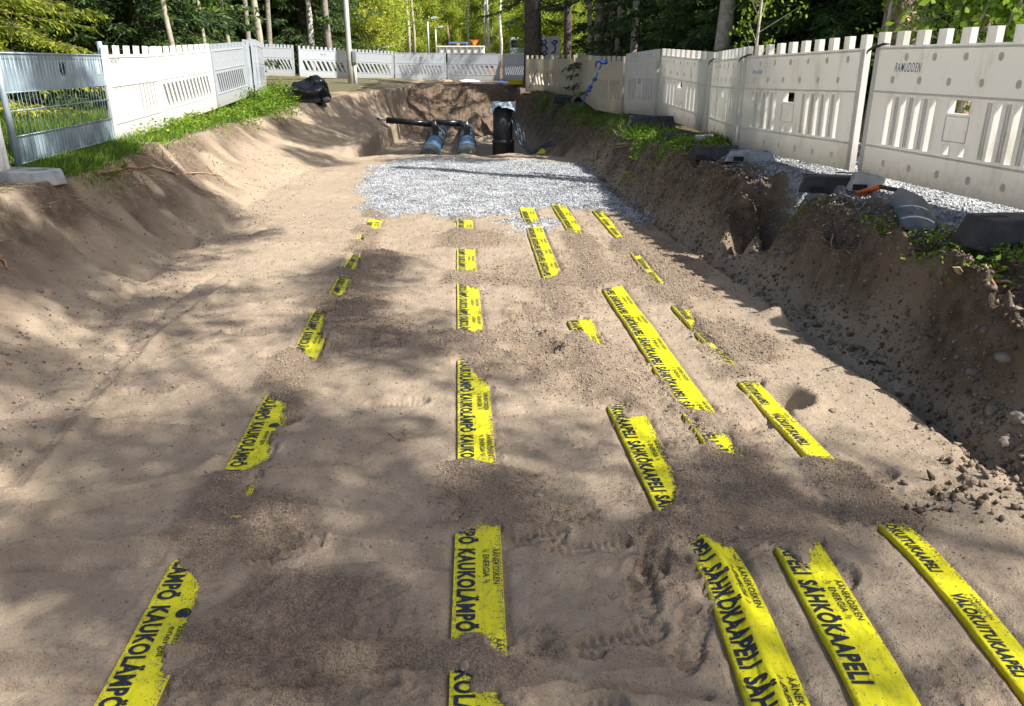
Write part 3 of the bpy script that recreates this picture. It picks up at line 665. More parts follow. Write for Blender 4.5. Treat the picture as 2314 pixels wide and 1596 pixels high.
# ------------------------------------------------------------------ barriers
def gridplate(mb, xs, zs, solid, y0, y1, disp=None):
    """one connected plate with rectangular (or sheared) openings; solid[i][j] for column i, row j"""
    nx, nz = len(xs), len(zs); used = {}; vs = []; fs = []
    def vid(i, j, k):
        if (i, j, k) not in used:
            x, z = xs[i], zs[j]
            if disp: x, z = disp(i, j, x, z)
            used[(i, j, k)] = len(vs); vs.append((x, (y0, y1)[k], z))
        return used[(i, j, k)]
    sol = lambda i, j: 0 <= i < nx - 1 and 0 <= j < nz - 1 and solid[i][j]
    for i in range(nx - 1):
        for j in range(nz - 1):
            if not sol(i, j): continue
            fs.append((vid(i, j, 0), vid(i + 1, j, 0), vid(i + 1, j + 1, 0), vid(i, j + 1, 0)))
            fs.append((vid(i, j, 1), vid(i, j + 1, 1), vid(i + 1, j + 1, 1), vid(i + 1, j, 1)))
            if not sol(i - 1, j): fs.append((vid(i, j, 0), vid(i, j + 1, 0), vid(i, j + 1, 1), vid(i, j, 1)))
            if not sol(i + 1, j): fs.append((vid(i + 1, j, 0), vid(i + 1, j, 1), vid(i + 1, j + 1, 1), vid(i + 1, j + 1, 0)))
            if not sol(i, j - 1): fs.append((vid(i, j, 0), vid(i, j, 1), vid(i + 1, j, 1), vid(i + 1, j, 0)))
            if not sol(i, j + 1): fs.append((vid(i, j + 1, 0), vid(i + 1, j + 1, 0), vid(i + 1, j + 1, 1), vid(i, j + 1, 1)))
    mb.add(vs, fs)
def frame_mat(A, B, lean=0.0):
    A = Vector(A); B = Vector(B); x = (B - A).normalized(); y = Vector((0, 0, 1)).cross(x).normalized(); z = x.cross(y)
    m = Matrix((x, y, z)).transposed().to_4x4(); m.translation = A
    return m @ Matrix.Rotation(lean, 4, 'X')
def barrier(A, B, kind, mat, label, group, lean=0.0, pegs=10, H=.93, text=None, near=False, hook=False):
    L = (Vector(B) - Vector(A)).length - .03; k = L / 2.0
    root = empty('safety_barrier', mat=frame_mat(A, B, lean)); tag(root, label, 'barrier', group)
    T_ = .05; mb = MB(); holes = []; disp = None
    if kind == 'vslot':
        for c in (.26, .41, .56, .71, 1.28, 1.43, 1.58, 1.73): holes.append((c * k - .026, c * k + .026, .235, .585))
        holes.append((.86 * k, 1.05 * k, .50, .585)); holes.append((.88 * k, .93 * k, .235, .30)); holes.append((1.02 * k, 1.07 * k, .235, .30))
    elif kind == 'mixslot':
        for c in (.22, .37, .52, .67, .82, 1.15, 1.3, 1.45, 1.6, 1.75): holes.append((c * k - .022, c * k + .022, .235, .585))
    else:
        n_ = 13 if kind == 'diag' else 9
        for q in range(n_): c = .16 + 1.68 * (q + .5) / n_; w2 = .038 * 13 / n_ * .9; holes.append(((c - w2) * k, (c + w2) * k, .225, .545))
    zs = sorted({0, H} | {h[2] for h in holes} | {h[3] for h in holes} | ({H + .095} if pegs else set()))
    xs = {0, L} | {h[0] for h in holes} | {h[1] for h in holes}; pg = []
    for q in range(pegs):
        c = .045 + (L - .09) * q / (pegs - 1); pg.append((max(0, c - .042), min(L, c + .042)))
    xs |= {a for p in pg for a in p}; xs = sorted(xs)
    xs = [x for i, x in enumerate(xs) if i == 0 or x - xs[i - 1] > 1e-5]
    solid = []
    for i in range(len(xs) - 1):
        xm = (xs[i] + xs[i + 1]) / 2; row = []
        for j in range(len(zs) - 1):
            zm = (zs[j] + zs[j + 1]) / 2
            if zm > H: row.append(any(a < xm < b for a, b in pg))
            else: row.append(not any(h[0] < xm < h[1] and h[2] < zm < h[3] for h in holes))
        solid.append(row)
    if kind in ('diag', 'diagfew', 'mixslot'):
        sh = {'diag': .13, 'diagfew': .17, 'mixslot': .10}[kind]
        def disp(i, j, x, z):
            if x <= .001 or x >= L - .001: return x, z
            if kind == 'mixslot' and x < L * .5: return x, z
            edge_ = min(1, x / .25, (L - x) / .25)
            if abs(z - holes[0][2]) < 1e-6: return x + sh / 2 * edge_, z
            if abs(z - holes[0][3]) < 1e-6: return x - sh / 2 * edge_, z
            return x, z
    gridplate(mb, xs, zs, solid, 0, T_, disp)
    rb = MB()                                      # moulded ribs standing proud of the sheet
    for z in (.60, .205, H - .028): rb.box(.06, L - .06, -.0075, .0, z, z + .014)
    rb.box(.008, .05, -.008, .0, .01, H - .01); rb.box(L - .05, L - .008, -.008, .0, .01, H - .01)
    if kind == 'vslot' and near:
        for c in (.34, .49, .64, 1.21, 1.36, 1.51, 1.66): 
            rb.box(c * k - .018, c * k - .006, -.006, 0, .24, .58); rb.box(c * k + .006, c * k + .018, -.006, 0, .24, .58)
        for z in (.32, .48): rb.box(.86 * k, 1.06 * k, -.005, 0, z, z + .006)
        rb.box(.86 * k - .006, .86 * k, -.005, 0, .32, .486); rb.box(1.06 * k, 1.06 * k + .006, -.005, 0, .32, .486)
    dm = MB()
    rows = [(.85, 6, .12), (.695, 6, 0.0), (.10, 6, .05)] if kind == 'vslot' else [(.74, 6, 0.05), (.09, 6, .02)]
    for z, n_, off in rows:
        for q in range(n_):
            c = (L - .3) * (q + .5) / n_ + .15 + off - .04; r_ = .021
            ring = [(c + r_ * math.cos(2 * math.pi * a / 14), z + r_ * 1.25 * math.sin(2 * math.pi * a / 14)) for a in range(14)]
            ins = [(c + .6 * r_ * math.cos(2 * math.pi * a / 14), z + .6 * r_ * 1.25 * math.sin(2 * math.pi * a / 14)) for a in range(14)]
            vs = [(a, -.0035, b) for a, b in ring] + [(a, -.0012, b) for a, b in ins]
            dm.add(vs, [(a, (a + 1) % 14, 14 + (a + 1) % 14, 14 + a) for a in range(14)] + [tuple(range(14, 28))])
            dm.add([(a, -.0035, b) for a, b in ring] + [(a, .001, b) for a, b in ring], [(a, 14 + a, 14 + (a + 1) % 14, (a + 1) % 14) for a in range(14)])
    mb.add(rb.v, rb.f); nf = len(mb.f); mb.add(dm.v, dm.f)
    o = mb.build('panel', mat, root, bevel=.006 if near else .003)
    if kind == 'vslot':
        o.data.materials.append(M['dimple']); mi = np.zeros(len(o.data.polygons), np.int32); mi[nf:] = 1; o.data.polygons.foreach_set('material_index', mi)
    if text:
        s, px_, pz_, w_, h_, mt, shear = text
        tv, tf = text_geo(s, .004, shear, 1.25); tv = fit(tv, w_, h_)
        np_mesh('lettering', np.stack([px_ + tv[:, 0], np.full(len(tv), -.003), pz_ + tv[:, 1]], 1), tf, M[mt], root)
    if hook:
        hk = MB(); hk.tube([(-.07, -.03, H - .055), (-.05, -.035, H - .035), (-.01, -.03, H - .015), (.04, -.02, H - .005), (.08, .0, H + .012), (.11, .03, H + .012)], [.005, .008, .010, .010, .009, .007], 8)
        hk.build('strap_hook', M['black_matt'], root, True)
    return root

J = lambda px, zc, py: P(px, zc, Zat(py, zc))
GR_ = 'white plastic barriers along the right bank'
def z_at(p): return p
R8A, R8B = J(1937, 6.2, 388), P(2450, 4.2, .80)
R7A, R7B = J(1664, 8.49, 334), J(1922, 6.3, 387)
R6A, R6B = J(1596, 10.5, 303), J(1660, 8.52, 334)
R5A, R5B = J(1484, 12.76, 262), J(1588, 10.6, 300)
R4A, R4B = J(1409, 14.3, 257), J(1480, 12.8, 262)
R3A, R3B = J(1346, 15.8, 249), J(1404, 14.6, 260)
R2A, R2B = J(1298, 21.0, 214), J(1344, 15.9, 249)
R1A, R1B = J(1187, 23.5, 208), J(1296, 21.1, 216)
barrier(R8A, R8B, 'vslot', M['plastic'], 'white slotted barrier panel nearest on the right, with bold blue lettering, beside the shovel', GR_, near=True, text=('RAMUDDEN', .27, .750, .30, .062, 'blueink', .3), hook=True)
barrier(R7A, R7B, 'vslot', M['plastic'], 'white slotted barrier panel second from the right edge, with small scratched blue lettering', GR_, near=True, text=('Ramudden', .24, .755, .22, .045, 'blueink_worn', .3), hook=True)
barrier(R6A, R6B, 'vslot', M['plastic'], 'white barrier panel turned edge-on behind the grass gap, third from the right edge', GR_, hook=True)
barrier(R5A, R5B, 'vslot', M['plastic'], 'white barrier panel with a dark square window, behind the drooping spruce twig', GR_)
barrier(R4A, R4B, 'vslot', M['plastic'], 'white barrier panel between the yellowed narrow panel and the one behind the spruce twig', GR_)
barrier(R3A, R3B, 'mixslot', M['plastic_warm'], 'narrow yellowed barrier panel with blue rope tied over its top', GR_, pegs=6)
barrier(R2A, R2B, 'mixslot', M['plastic_warm'], 'dirty barrier panel sloping down towards the camera behind the taut blue rope', GR_)
barrier(R1A, R1B, 'diag', M['plastic_warm'], 'diagonal slotted barrier panel below the board with blue graffiti', GR_)
barrier(P(2462, 4.16, .80), P(3600, 2.6, .80), 'vslot', M['plastic'], 'white slotted barrier panel just out of sight past the right edge', GR_)

GL = 'white plastic barriers along the left bank'
L1A, L1B = J(264, 8.7, 326), J(372, 10.6, 288)
L2A, L2B = J(372, 10.8, 286), J(492, 13.3, 245)
L3A, L3B = J(494, 13.5, 244), J(563, 15.8, 218)
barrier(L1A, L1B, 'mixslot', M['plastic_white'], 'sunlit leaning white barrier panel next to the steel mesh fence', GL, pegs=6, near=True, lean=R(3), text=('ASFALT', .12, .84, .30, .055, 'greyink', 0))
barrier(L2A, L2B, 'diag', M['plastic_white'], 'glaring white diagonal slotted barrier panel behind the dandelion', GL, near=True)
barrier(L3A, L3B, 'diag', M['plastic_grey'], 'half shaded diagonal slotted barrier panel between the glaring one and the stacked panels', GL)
GS_ = 'stack of barrier panels standing edge-on by the left bank'
st = [((566, 16.0, 217), (578, 18.0, 212), 'first panel of the upright stack, touching the half shaded barrier'), ((573, 16.2, 216), (588, 18.0, 212), 'second panel of the upright stack, one behind the first'),
      ((583, 16.3, 213), (597, 18.3, 210), 'third panel of the upright stack of bluish barriers'), ((590, 16.8, 211), (603, 18.9, 206), 'last panel of the upright stack, nearest the dark forest')]
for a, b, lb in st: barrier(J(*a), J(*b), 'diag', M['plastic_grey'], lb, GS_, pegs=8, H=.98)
GB = 'grey white barriers closing off the far end'
FB = [((588, 27.0, 171), (669, 27.4, 173), 'diagfew', 'far barrier panel furthest left, beside the stacked panels', 10, None),
      ((677, 27.5, 174), (791, 28.8, 178), 'diagfew', 'far barrier panel with small black lettering left of the lamp pole', 12, ('Åse Oy', .85, .74, .23, .09, 'ink', .2)),
      ((794, 28.9, 178), (891, 29.5, 182), 'diagfew', 'far barrier panel with two pale sunlit bands right of the lamp pole', 12, None),
      ((893, 29.6, 182), (1010, 30, 182), 'diag', 'far barrier panel with criss-cross openings and flat top', 0, None),
      ((1011, 30, 182), (1131, 30, 184), 'diagfew', 'far flat-topped barrier panel in front of the truck bed', 0, None),
      ((1135, 30, 184), (1200, 29, 184), 'diag', 'far barrier panel furthest right, tucked behind the spruce trunk', 0, None)]
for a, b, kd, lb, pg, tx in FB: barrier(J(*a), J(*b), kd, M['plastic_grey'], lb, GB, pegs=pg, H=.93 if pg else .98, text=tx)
# cut end of a barrier at the left edge
barrier(P(-500, 4.6, .80), J(30, 6.35, 385), 'diag', M['plastic_white'], 'rounded end of a white barrier at the left edge beside the grey foot block', GL, near=True)

# steel mesh fence with sheet bands
A_, B_ = J(43, 6.5, 378), J(262, 8.72, 318); root = empty('mesh_fence', mat=frame_mat(A_, B_)); Lf = float(np.linalg.norm(B_ - A_)); Hf = .90
tag(root, 'galvanised mesh fence panel with sheet metal bands, left of the glaring white barriers', 'mesh fence')
for x, n_ in ((0, 'post'), (Lf, 'post')): MB().tube([(x, 0, -.02), (x, 0, Hf + .13)], .027, 12).build('post', M['galv'], root, True)
for z in (.02, .24, .44, .585, Hf - .01): MB().tube([(.02, -.008, z), (Lf - .02, -.008, z)], .009 if z in (.02,) else .006, 6).build('rail', M['galv'], root, True)
MB().box(.03, Lf - .03, -.004, .018, Hf - .055, Hf).build('top_rail', M['galv'], root, bevel=.003)
w_ = MB()
n_ = 32
for q in range(n_):
    x = .05 + (Lf - .1) * q / (n_ - 1); j_ = random.Random(q).uniform(-.006, .006)
    w_.tube([(x, -.014, .03), (x + j_, -.018, .45), (x + j_ * 1.4, -.016, .7), (x, -.014, Hf - .03)], .0026, 5)
tag(w_.build('wires', M['galv'], root, True), kind='stuff')
MB().box(.03, Lf - .03, .0, .004, .59, Hf - .056).build('sheet', M['galv_sheet'], root)
MB().box(.03, Lf - .03, .0, .004, .02, .235).build('sheet', M['galv_sheet'], root)
tv, tf = text_geo('AEW', .06); tv = fit(tv, .17, .12); np_mesh('lettering', np.stack([Lf * .50 + tv[:, 0], np.full(len(tv), -.002), .70 + tv[:, 1]], 1), tf, M['ink'], root)
MB().box(Lf - .2, Lf - .15, -.006, -.001, .70, .84).build('sticker', simple('white_sticker', (.85, .85, .85)), root)

# feet
def foot_block(A, ang, label, mat, l=.62, w=.30, h=.14, hole=False, group=None):
    root = empty('ballast_block', tuple(A), ang); tag(root, label, 'foot block', group)
    a, b = l / 2, w / 2; mb = MB()
    mb.prismz([(-a, -b), (a, -b), (a, b), (-a, b)], 0, h, [(-a + .05, -b + .03), (a - .05, -b + .03), (a - .05, b - .03), (-a + .05, b - .03)])
    mb.build('body', M[mat], root, bevel=.012)
    sl = MB()
    for q in (-.18, .18): MB().box(q - .06, q + .06, -.03, .03, h, h + .003).build('socket', M['tyre'], root)
    hd = MB(); hd.box(-a * .45 - .05, -a * .45 + .05, -b - .0, -b + .02, .01, .055); hd.build('hand_hole', M['tyre'], root)
    return root
GF = 'foot blocks under the right barriers'
def onG(px, py, z=.74): return onT(px, py)
fb = [((2300, 556), .12, 'big black foot block cut by the right edge, beside the shovel blade', 'rubber', .62, .30, .17), ((1878, 422), -.35, 'black foot block under the joint of the two lettered barriers', 'rubber', .50, .27, .13),
      ((1958, 424), -.3, 'pale grey foot block behind the black one at the lettered barriers', 'concrete', .30, .30, .12), ((1612, 358), -.25, 'black foot block with white top stripe, second joint from the right', 'rubber', .56, .28, .14),
      ((1695, 362), -.3, 'flat grey foot block right of the striped black block', 'greyblock', .50, .3, .10), ((1540, 318), -.2, 'black foot block among the roots under the fourth joint', 'rubber', .55, .28, .12),
      ((1470, 290), -.2, 'long black foot block behind the tussock of bright grass', 'rubber', .75, .28, .17), ((1275, 235), .0, 'dark foot block left of the brown drain pipe', 'rubber', .6, .3, .17), ((1590, 330), -.9, 'pale square foot end under the barrier gap', 'concrete', .2, .3, .13)]
for (px, py), a, lb, mt, l, w, h in fb:
    p = onG(px, py); p[2] -= .015; foot_block(p, a, lb, mt, l, w, h, group=GF)
p = G(56, 400, .76); rt = empty('ballast_block', (p[0], p[1], Hgt(p[0], p[1]) - .02), R(-12)); tag(rt, 'grey foot block with an oval hole, at the left edge under the mesh fence post', 'foot block')
o8 = [(-.34, -.06), (-.24, -.16), (.24, -.16), (.34, -.06), (.34, .06), (.24, .16), (-.24, .16), (-.34, .06)]
i8 = [(-.02, -.035), (.0, -.055), (.18, -.055), (.2, -.035), (.2, .035), (.18, .055), (.0, .055), (-.02, .035)]
mb = MB(); v_ = [(x * .92, y * .92, .11) for x, y in o8] + [(x, y, .11) for x, y in i8] + [(x, y, 0) for x, y in o8] + [(x, y, 0) for x, y in i8]; f_ = []
for q in range(8):
    r_ = (q + 1) % 8; f_ += [(q, r_, 8 + r_, 8 + q), (16 + q, q + 0, 0, 0)][:1]; f_ += [(16 + q, 16 + r_, r_, q), (8 + q, 8 + r_, 24 + r_, 24 + q), (16 + r_, 16 + q, 24 + q, 24 + r_)]
mb.add(v_, f_).build('body', M['greyblock'], rt, bevel=.01)

# ------------------------------------------------------------------ district heating pipes in the pit
def pipe_big(a, b, label, r=.205):
    a, b = np.array(a, float), np.array(b, float); d = b - a; L = np.linalg.norm(d); d /= L
    root = empty('heating_pipe', tuple(a)); tag(root, label, 'pipe', 'two thick heating pipes in the pit'); pt = lambda s: d * s
    MB().tube([pt(0), pt(L)], r, 32).build('jacket', M['jacket'], root, True)
    for s, w, e, mt in ((.25, .5, .006, 'band'), (1.0, .35, .005, 'band'), (3.35, .10, .02, 'rubber'), (3.6, .25, .014, 'band'), (5.3, .4, .008, 'band'), (6.3, .12, .018, 'rubber')):
        if s + w / 2 < L: MB().tube([pt(s - w / 2), pt(s - w / 2 + .03), pt(s + w / 2 - .03), pt(s + w / 2)], [r + .001, r + e, r + e, r + .001], 32).build('sleeve' if mt == 'black_pe' else 'band', M[mt], root, True)
    return root, pt
zc0, zc1 = 16.6, 27.0
pA = P(968, zc0, -.24); pB = P(1001, zc1, -.24); pC = P(1054, zc0, -.24); pD = P(1056, zc1, -.24)
pipe_big(pA, pB, 'left thick heating pipe in the pit, with a blue sky sheen put into its colour')
pipe_big(pC, pD, 'right thick heating pipe in the pit, nearer the upright black well pipe')
def branch(pts, r, label, tip=None):
    root = empty('branch_pipe', tuple(pts[0])); tag(root, label, 'branch pipe', 'thin branch pipes crossing the heating pipes'); o = np.array(pts[0]); q = [np.array(p) - o for p in pts]
    for i in range(len(q) - 1): MB().tube([q[i], q[i + 1]], r, 16).build('pipe_section', M['black_pe'], root, True)
    if tip is not None:
        t = [np.array(p) - o for p in tip]; MB().tube(t, [r * .28] * len(t), 10).build('bare_pipe_end', M['galv'], root, True)
        MB().tube([t[-2], t[-1]], [r * .45, r * .2], 10).build('cap', M['black_matt'], root, True)
    return root
zb = 21.5
e1 = P(873, zb, Zat(272, zb)); e2 = P(976, zb, Zat(281, zb)); e3 = P(997, zb - .6, -.16)
branch([e1, e2, e3], .082, 'longer black branch pipe reaching left to the sand slope with a bare metal end', [e1, P(862, zb, Zat(271, zb)), P(856, zb, Zat(270, zb)), P(849, zb, Zat(268, zb))])
e4 = P(977, zb + .5, Zat(277, zb + .5)); e5 = P(1041, zb + .5, Zat(279, zb + .5)); e6 = P(1062, zb - .2, -.16)
branch([e4, e5, e6], .082, 'shorter black branch pipe joining the right heating pipe')
for px, lb in ((984, 'black valve box with brass stem on the left heating pipe'), (1055, 'black valve box with brass stem on the right heating pipe')):
    c = P(px, 19.8, -.05); root = empty('valve_box', tuple(c)); tag(root, lb, 'valve', 'valves on top of the heating pipes')
    MB().box(-.075, .075, -.075, .075, -.05, .22).build('housing', M['black_matt'], root, bevel=.015)
    MB().lathe([(.03, .22), (.03, .25), (.05, .255), (.05, .285), (.022, .29), (.022, .34), (.012, .36)], 12).build('stem', M['brass'], root, True)
root = empty('loose_pipe', tuple(P(954, 26.5, Zat(266, 26.5)))); tag(root, 'short loose black pipe lying behind the heating pipes', 'pipe')
e = P(1004, 27.5, Zat(256, 27.5)) - P(954, 26.5, Zat(266, 26.5)); MB().tube([(0, 0, 0), e], .11, 20, False).build('tube', M['black_matt'], root, True); MB().tube([e * .98, (0, 0, 0)], .095, 20, False).build('bore', M['tyre'], root, True)

# upright well pipe with plastic film over the top
c = P(1137, 19.0, -.55); root = empty('well_pipe', tuple(c)); tag(root, 'upright black ribbed well pipe standing in the pit, wrapped at the top', 'well pipe')
h_ = .78 + .55; r1 = .225
MB().lathe([(r1, 0), (r1, h_), (r1 - .02, h_), (r1 - .02, h_ - .2)], 36).build('tube', M['black_matt'], root, True)
MB().lathe([(r1 + .005, 0), (.262, .0), (.262, .40), (.275, .41), (.275, .46), (.245, .48), (r1 + .002, .49)], 36).build('collar', M['black_matt'], root, True)
MB().tube([(-.235, -.03, .5), (-.237, -.03, h_ - .1)], .012, 6).build('seam', M['cable'], root, True)
n_ = 46; xs_ = np.linspace(-.46, .46, n_); FX, FY = np.meshgrid(xs_, xs_); rr = np.hypot(FX, FY)
FZ = h_ + .015 + .035 * fbm(FX * 7, FY * 7, 301, 3) * 2; drop = np.clip(rr - r1 - .01, 0, None)
FZ = np.where(rr > r1, FZ - drop * (.45 + .9 * fbm(FX * 5, FY * 5, 302, 2)) - .03 * np.sin(np.arctan2(FY, FX) * 7) * drop * 6, FZ)
sc_ = 1 - .35 * np.clip((rr - r1) / .2, 0, 1); ii = np.arange(n_ * n_).reshape(n_, n_)
o = np_mesh('plastic_film', np.stack([(FX * sc_).ravel(), (FY * sc_).ravel(), FZ.ravel()], 1) + c, np.stack([ii[:-1, :-1].ravel(), ii[:-1, 1:].ravel(), ii[1:, 1:].ravel(), ii[1:, :-1].ravel()], 1), M['film'], None, True)
sm = o.modifiers.new('thickness', 'SOLIDIFY'); sm.thickness = .002
tag(o, 'crumpled pale blue plastic film draped over the top of the upright well pipe', 'plastic film')

# cables
rg = random.Random(3); root = empty('cable_bundle', tuple(P(1170, 18.5, -.45))); tag(root, 'bundle of grey cables hanging down behind the well pipe and looping over the soil', 'cables'); o0 = np.array(root.location)
cp = [(1163, 262), (1170, 290), (1182, 325), (1205, 345), (1225, 330), (1250, 318), (1266, 326), (1262, 347)]
for q in range(8):
    pts = []
    for i, (px, py) in enumerate(cp):
        zc = 18.6 - .14 * i + rg.uniform(-.08, .08); pts.append(P(px + rg.uniform(-4, 4) + (q - 4) * 2.6, zc, Zat(py + rg.uniform(-3, 3) - (q - 4) * (1.5 if i > 3 else 0), zc)) - o0)
    pp = []
    for i in range(len(pts) - 1):
        p0 = pts[max(i - 1, 0)]; p1 = pts[i]; p2 = pts[i + 1]; p3 = pts[min(i + 2, len(pts) - 1)]
        for t in (0, .25, .5, .75): pp.append(.5 * ((2 * p1) + (p2 - p0) * t + (2 * p0 - 5 * p1 + 4 * p2 - p3) * t * t + (3 * p1 - p0 - 3 * p2 + p3) * t ** 3))
    MB().tube(pp, .013, 7).build('cable', M['cable'], root, True)
p = onG(1226, 347, -.1); o = MB().add([(-.16, -.08, 0), (.17, -.1, 0), (.05, .12, .01), (-.02, 0, .12), (.1, 0, .05)], [(0, 1, 3), (1, 4, 3), (1, 2, 4), (2, 3, 4), (2, 0, 3), (0, 2, 1)]).build('plastic_scrap', M['yellow']); o.location = p
tag(o, 'small pointed yellow plastic scrap at the foot of the cables', 'scrap')
root = empty('marker_cap', tuple(P(990, 27.5, Zat(230, 27.5)))); tag(root, 'little yellow end cap of a cable duct on the back slope of the pit', 'end cap')
MB().tube([(-.08, 0, 0), (.1, 0, 0)], .06, 14).build('cap', M['yellow'], root, True); MB().tube([(-.12, 0, 0), (-.08, 0, 0)], .07, 14).build('rim', M['signy'], root, True)
root = empty('yellow_pipes', tuple(P(1172, 26, Zat(190, 26)))); tag(root, 'pair of short yellow pipes lying below the spruce trunk at the far end', 'pipes')
for q in range(3): MB().tube([(-.35, -.1 + q * .13, .02 + (q % 2) * .08), (.3, -.12 + q * .13, (q % 2) * .08)], .05, 12).build('pipe', M['yellow'], root, True)

# black bin bag with a second fold
c = P(700, 18.9, Zat(236, 18.9)); root = empty('bin_bag', tuple(c)); tag(root, 'shiny black bin bag slumped on top of the left bank', 'bin bag')
b_ = blob('bag_body', M['bag'], root, (.50, .36, .30), 311, .28, 1.7, 4, flat=.8); b_.location = (0, 0, .22)
b_ = blob('bag_fold', M['bag'], root, (.34, .25, .24), 312, .3, 2.1, 4); b_.location = (.12, .1, .40)
b_ = blob('bag_neck', M['bag'], root, (.26, .2, .12), 313, .35, 2.5, 3); b_.location = (-.48, 0, .2)
blk = blob('rock', M['stone'], None, (.10, .08, .07), 314, .2, 1.5, 2); blk.location = tuple(P(738, 18.6, Zat(226, 18.6))); tag(blk, 'pale stone touching the right side of the black bin bag', 'stone')

# lamp pole
c = P(794, 24.8, Zat(199, 24.8)); root = empty('lamp_pole', tuple(c)); tag(root, 'tall galvanised lamp pole with a junction box, standing left of the pit', 'lamp pole')
MB().tube([(0, 0, -.3), (0, 0, 1.1), (0, 0, 1.15), (0, 0, 7.5)], [.105, .10, .085, .06], 20).build('pole', M['pole'], root, True)
jb = MB().box(.10, .24, -.10, .07, .72, 1.12).build('junction_box', M['pole'], root, bevel=.02); MB().box(.115, .225, -.112, -.101, .76, 1.08).build('lid', M['galv'], jb, bevel=.004)
MB().tube([(.15, -.02, -.2), (.15, -.02, .73)], .055, 12).build('cable_guard', M['pole'], root, True)
MB().tube([(0, 0, 7.5), (.4, -.2, 7.8), (1.1, -.6, 7.9)], .03, 10).build('arm', M['pole'], root, True); MB().box(1.0, 1.6, -.75, -.55, 7.82, 7.94).build('lamp_head', M['pole'], root, bevel=.03)

# far street lamps
def lamp(px, ytop, zc, label, proto=None):
    x, y, _ = P(px, zc, 2); g_ = float(street(np.array([x]), np.array([y]))[0]); zt = Zat(ytop, zc); h = zt - g_
    root = empty('street_lamp', (x, y, g_)); tag(root, label, 'street lamp', 'street lamps down the far road')
    MB().tube([(0, 0, -.1), (0, 0, h)], [.10, .08], 12).build('pole', M['pole'], root, True)
    MB().tube([(0, 0, h), (.12, 0, h + .12), (.5, 0, h + .22)], .05, 8).build('arm', M['pole'], root, True)
    lh = MB().prism([(.3, h + .15), (.9, h + .22), (1.0, h + .3), (.6, h + .38), (.3, h + .3)], -.15, .15).build('lamp_head', M['car_white'], root, bevel=.02)
    MB().prism([(.36, h + .13), (.86, h + .19), (.86, h + .20), (.36, h + .145)], -.1, .1).build('lens', M['film'], lh)
lamp(969, 50, 70, 'nearest and tallest of the far street lamps, furthest left'); lamp(986, 68, 90, 'second far street lamp, right of the tallest')
lamp(1008, 80, 118, 'third far street lamp, left of the close pair'); lamp(1013, 88, 140, 'smallest and farthest street lamp, right of the close pair')

# ------------------------------------------------------------------ vehicles beyond the barriers
def car(px, zc, ytop, L, W_, H_, ang, paint, label, name, cat, van=False):
    z = Zat(ytop, zc) - H_; root = empty(name, tuple(P(px, zc, z)), ang); tag(root, label, cat)
    if van: prof = [(-L/2, .3), (L/2, .3), (L/2, 1.0), (L/2 - .6, 1.15), (L/2 - 1.2, H_ * .96), (-L/2 + .2, H_), (-L/2, H_ * .55)]
    else: prof = [(-L/2, .3), (L/2, .3), (L/2, .75), (L/2 - 1.1, .92), (L/2 - 1.8, H_ - .03), (-L/2 + 1.2, H_), (-L/2 + .3, .98), (-L/2, .8)]
    MB().prism(prof, -W_/2, W_/2).build('body', M[paint], root, bevel=.08)
    g1 = MB().prism([(-L/2 + (.35 if van else .75), 1.02 if not van else 1.15), (L/2 - 1.35, 1.02 if not van else 1.2), (L/2 - 1.85, H_ - .1), (-L/2 + (.4 if van else 1.25), H_ - .1)], -W_/2 - .01, W_/2 + .01).build('side_window', M['glass'], root)
    MB().box(-L/2 - .012, -L/2 + .3, -W_/2 + .15, W_/2 - .15, H_ * .62, H_ * .9).build('rear_window', M['glass'], root, bevel=.03)
    for sx in (-1, 1):
        for sy in (-1, 1):
            wh = MB().tube([(sx * L * .31, sy * (W_/2 - .2), .33), (sx * L * .31, sy * (W_/2 + .01), .33)], .33, 20).build('wheel', M['tyre'], root, True)
            MB().tube([(sx * L * .31, sy * (W_/2 - .02), .33), (sx * L * .31, sy * (W_/2 + .03), .33)], .2, 16).build('rim', M['galv'], wh, True)
    return root
car(1040, 79, 97, 4.6, 1.9, 2.0, R(88), 'car_blue', 'dark blue van with wide rear window parked beyond the truck bed', 'parked_van', 'van', True)
car(1119, 95, 108, 4.3, 1.8, 1.5, R(170), 'car_white', 'pale blue car parked behind the birch stems', 'parked_car', 'car')
car(1240, 60, 84, 4.5, 2.0, 2.2, R(80), 'car_white', 'white and blue van glimpsed just left of the spruce trunk', 'parked_van', 'van', True).location = tuple(P(1183, 75, 1.9))
c = P(1042, 48, Zat(127, 48)); root = empty('truck_bed', tuple(c)); tag(root, 'long rusty white tipper truck bed standing behind the far barriers', 'truck bed'); K = 48 / F
MB().box(-52 * K, 52 * K, -.9, .9, 5 * K, 17 * K).build('side_board', M['creamy'], root, bevel=.03)
MB().box(-53 * K, 53 * K, -.96, .96, 17.2 * K, 20.5 * K).build('top_rail', M['creamy'], root, bevel=.02)
for q in range(7): MB().box((-45 + q * 15) * K - .04, (-45 + q * 15) * K + .04, -.98, -.905, 5 * K, 17 * K).build('stake', M['galv'], root)
for q in (-.9, .9): MB().tube([(q, -.8, 0), (q, .8, 0)], .38, 20).build('wheel', M['tyre'], root, True)
MB().box(-.28, -.10, -.1, .1, 20.6 * K, 27 * K).build('beacon', M['orange'], root, bevel=.05)
c = P(1072, 62, Zat(100, 62)); root = empty('yield_sign', tuple(c)); tag(root, 'upside down triangular yellow sign with red edge by the far road', 'road sign')
MB().tube([(0, 0.03, -1.6), (0, 0.03, .3)], .03, 8).build('post', M['pole'], root, True)
MB().prism([(0, -.38), (.42, .35), (-.42, .35)], 0, .02).build('sign_edge', M['signr'], root); MB().prism([(0, -.22), (.29, .27), (-.29, .27)], -.012, -.002).build('sign_face', M['signy'], root)
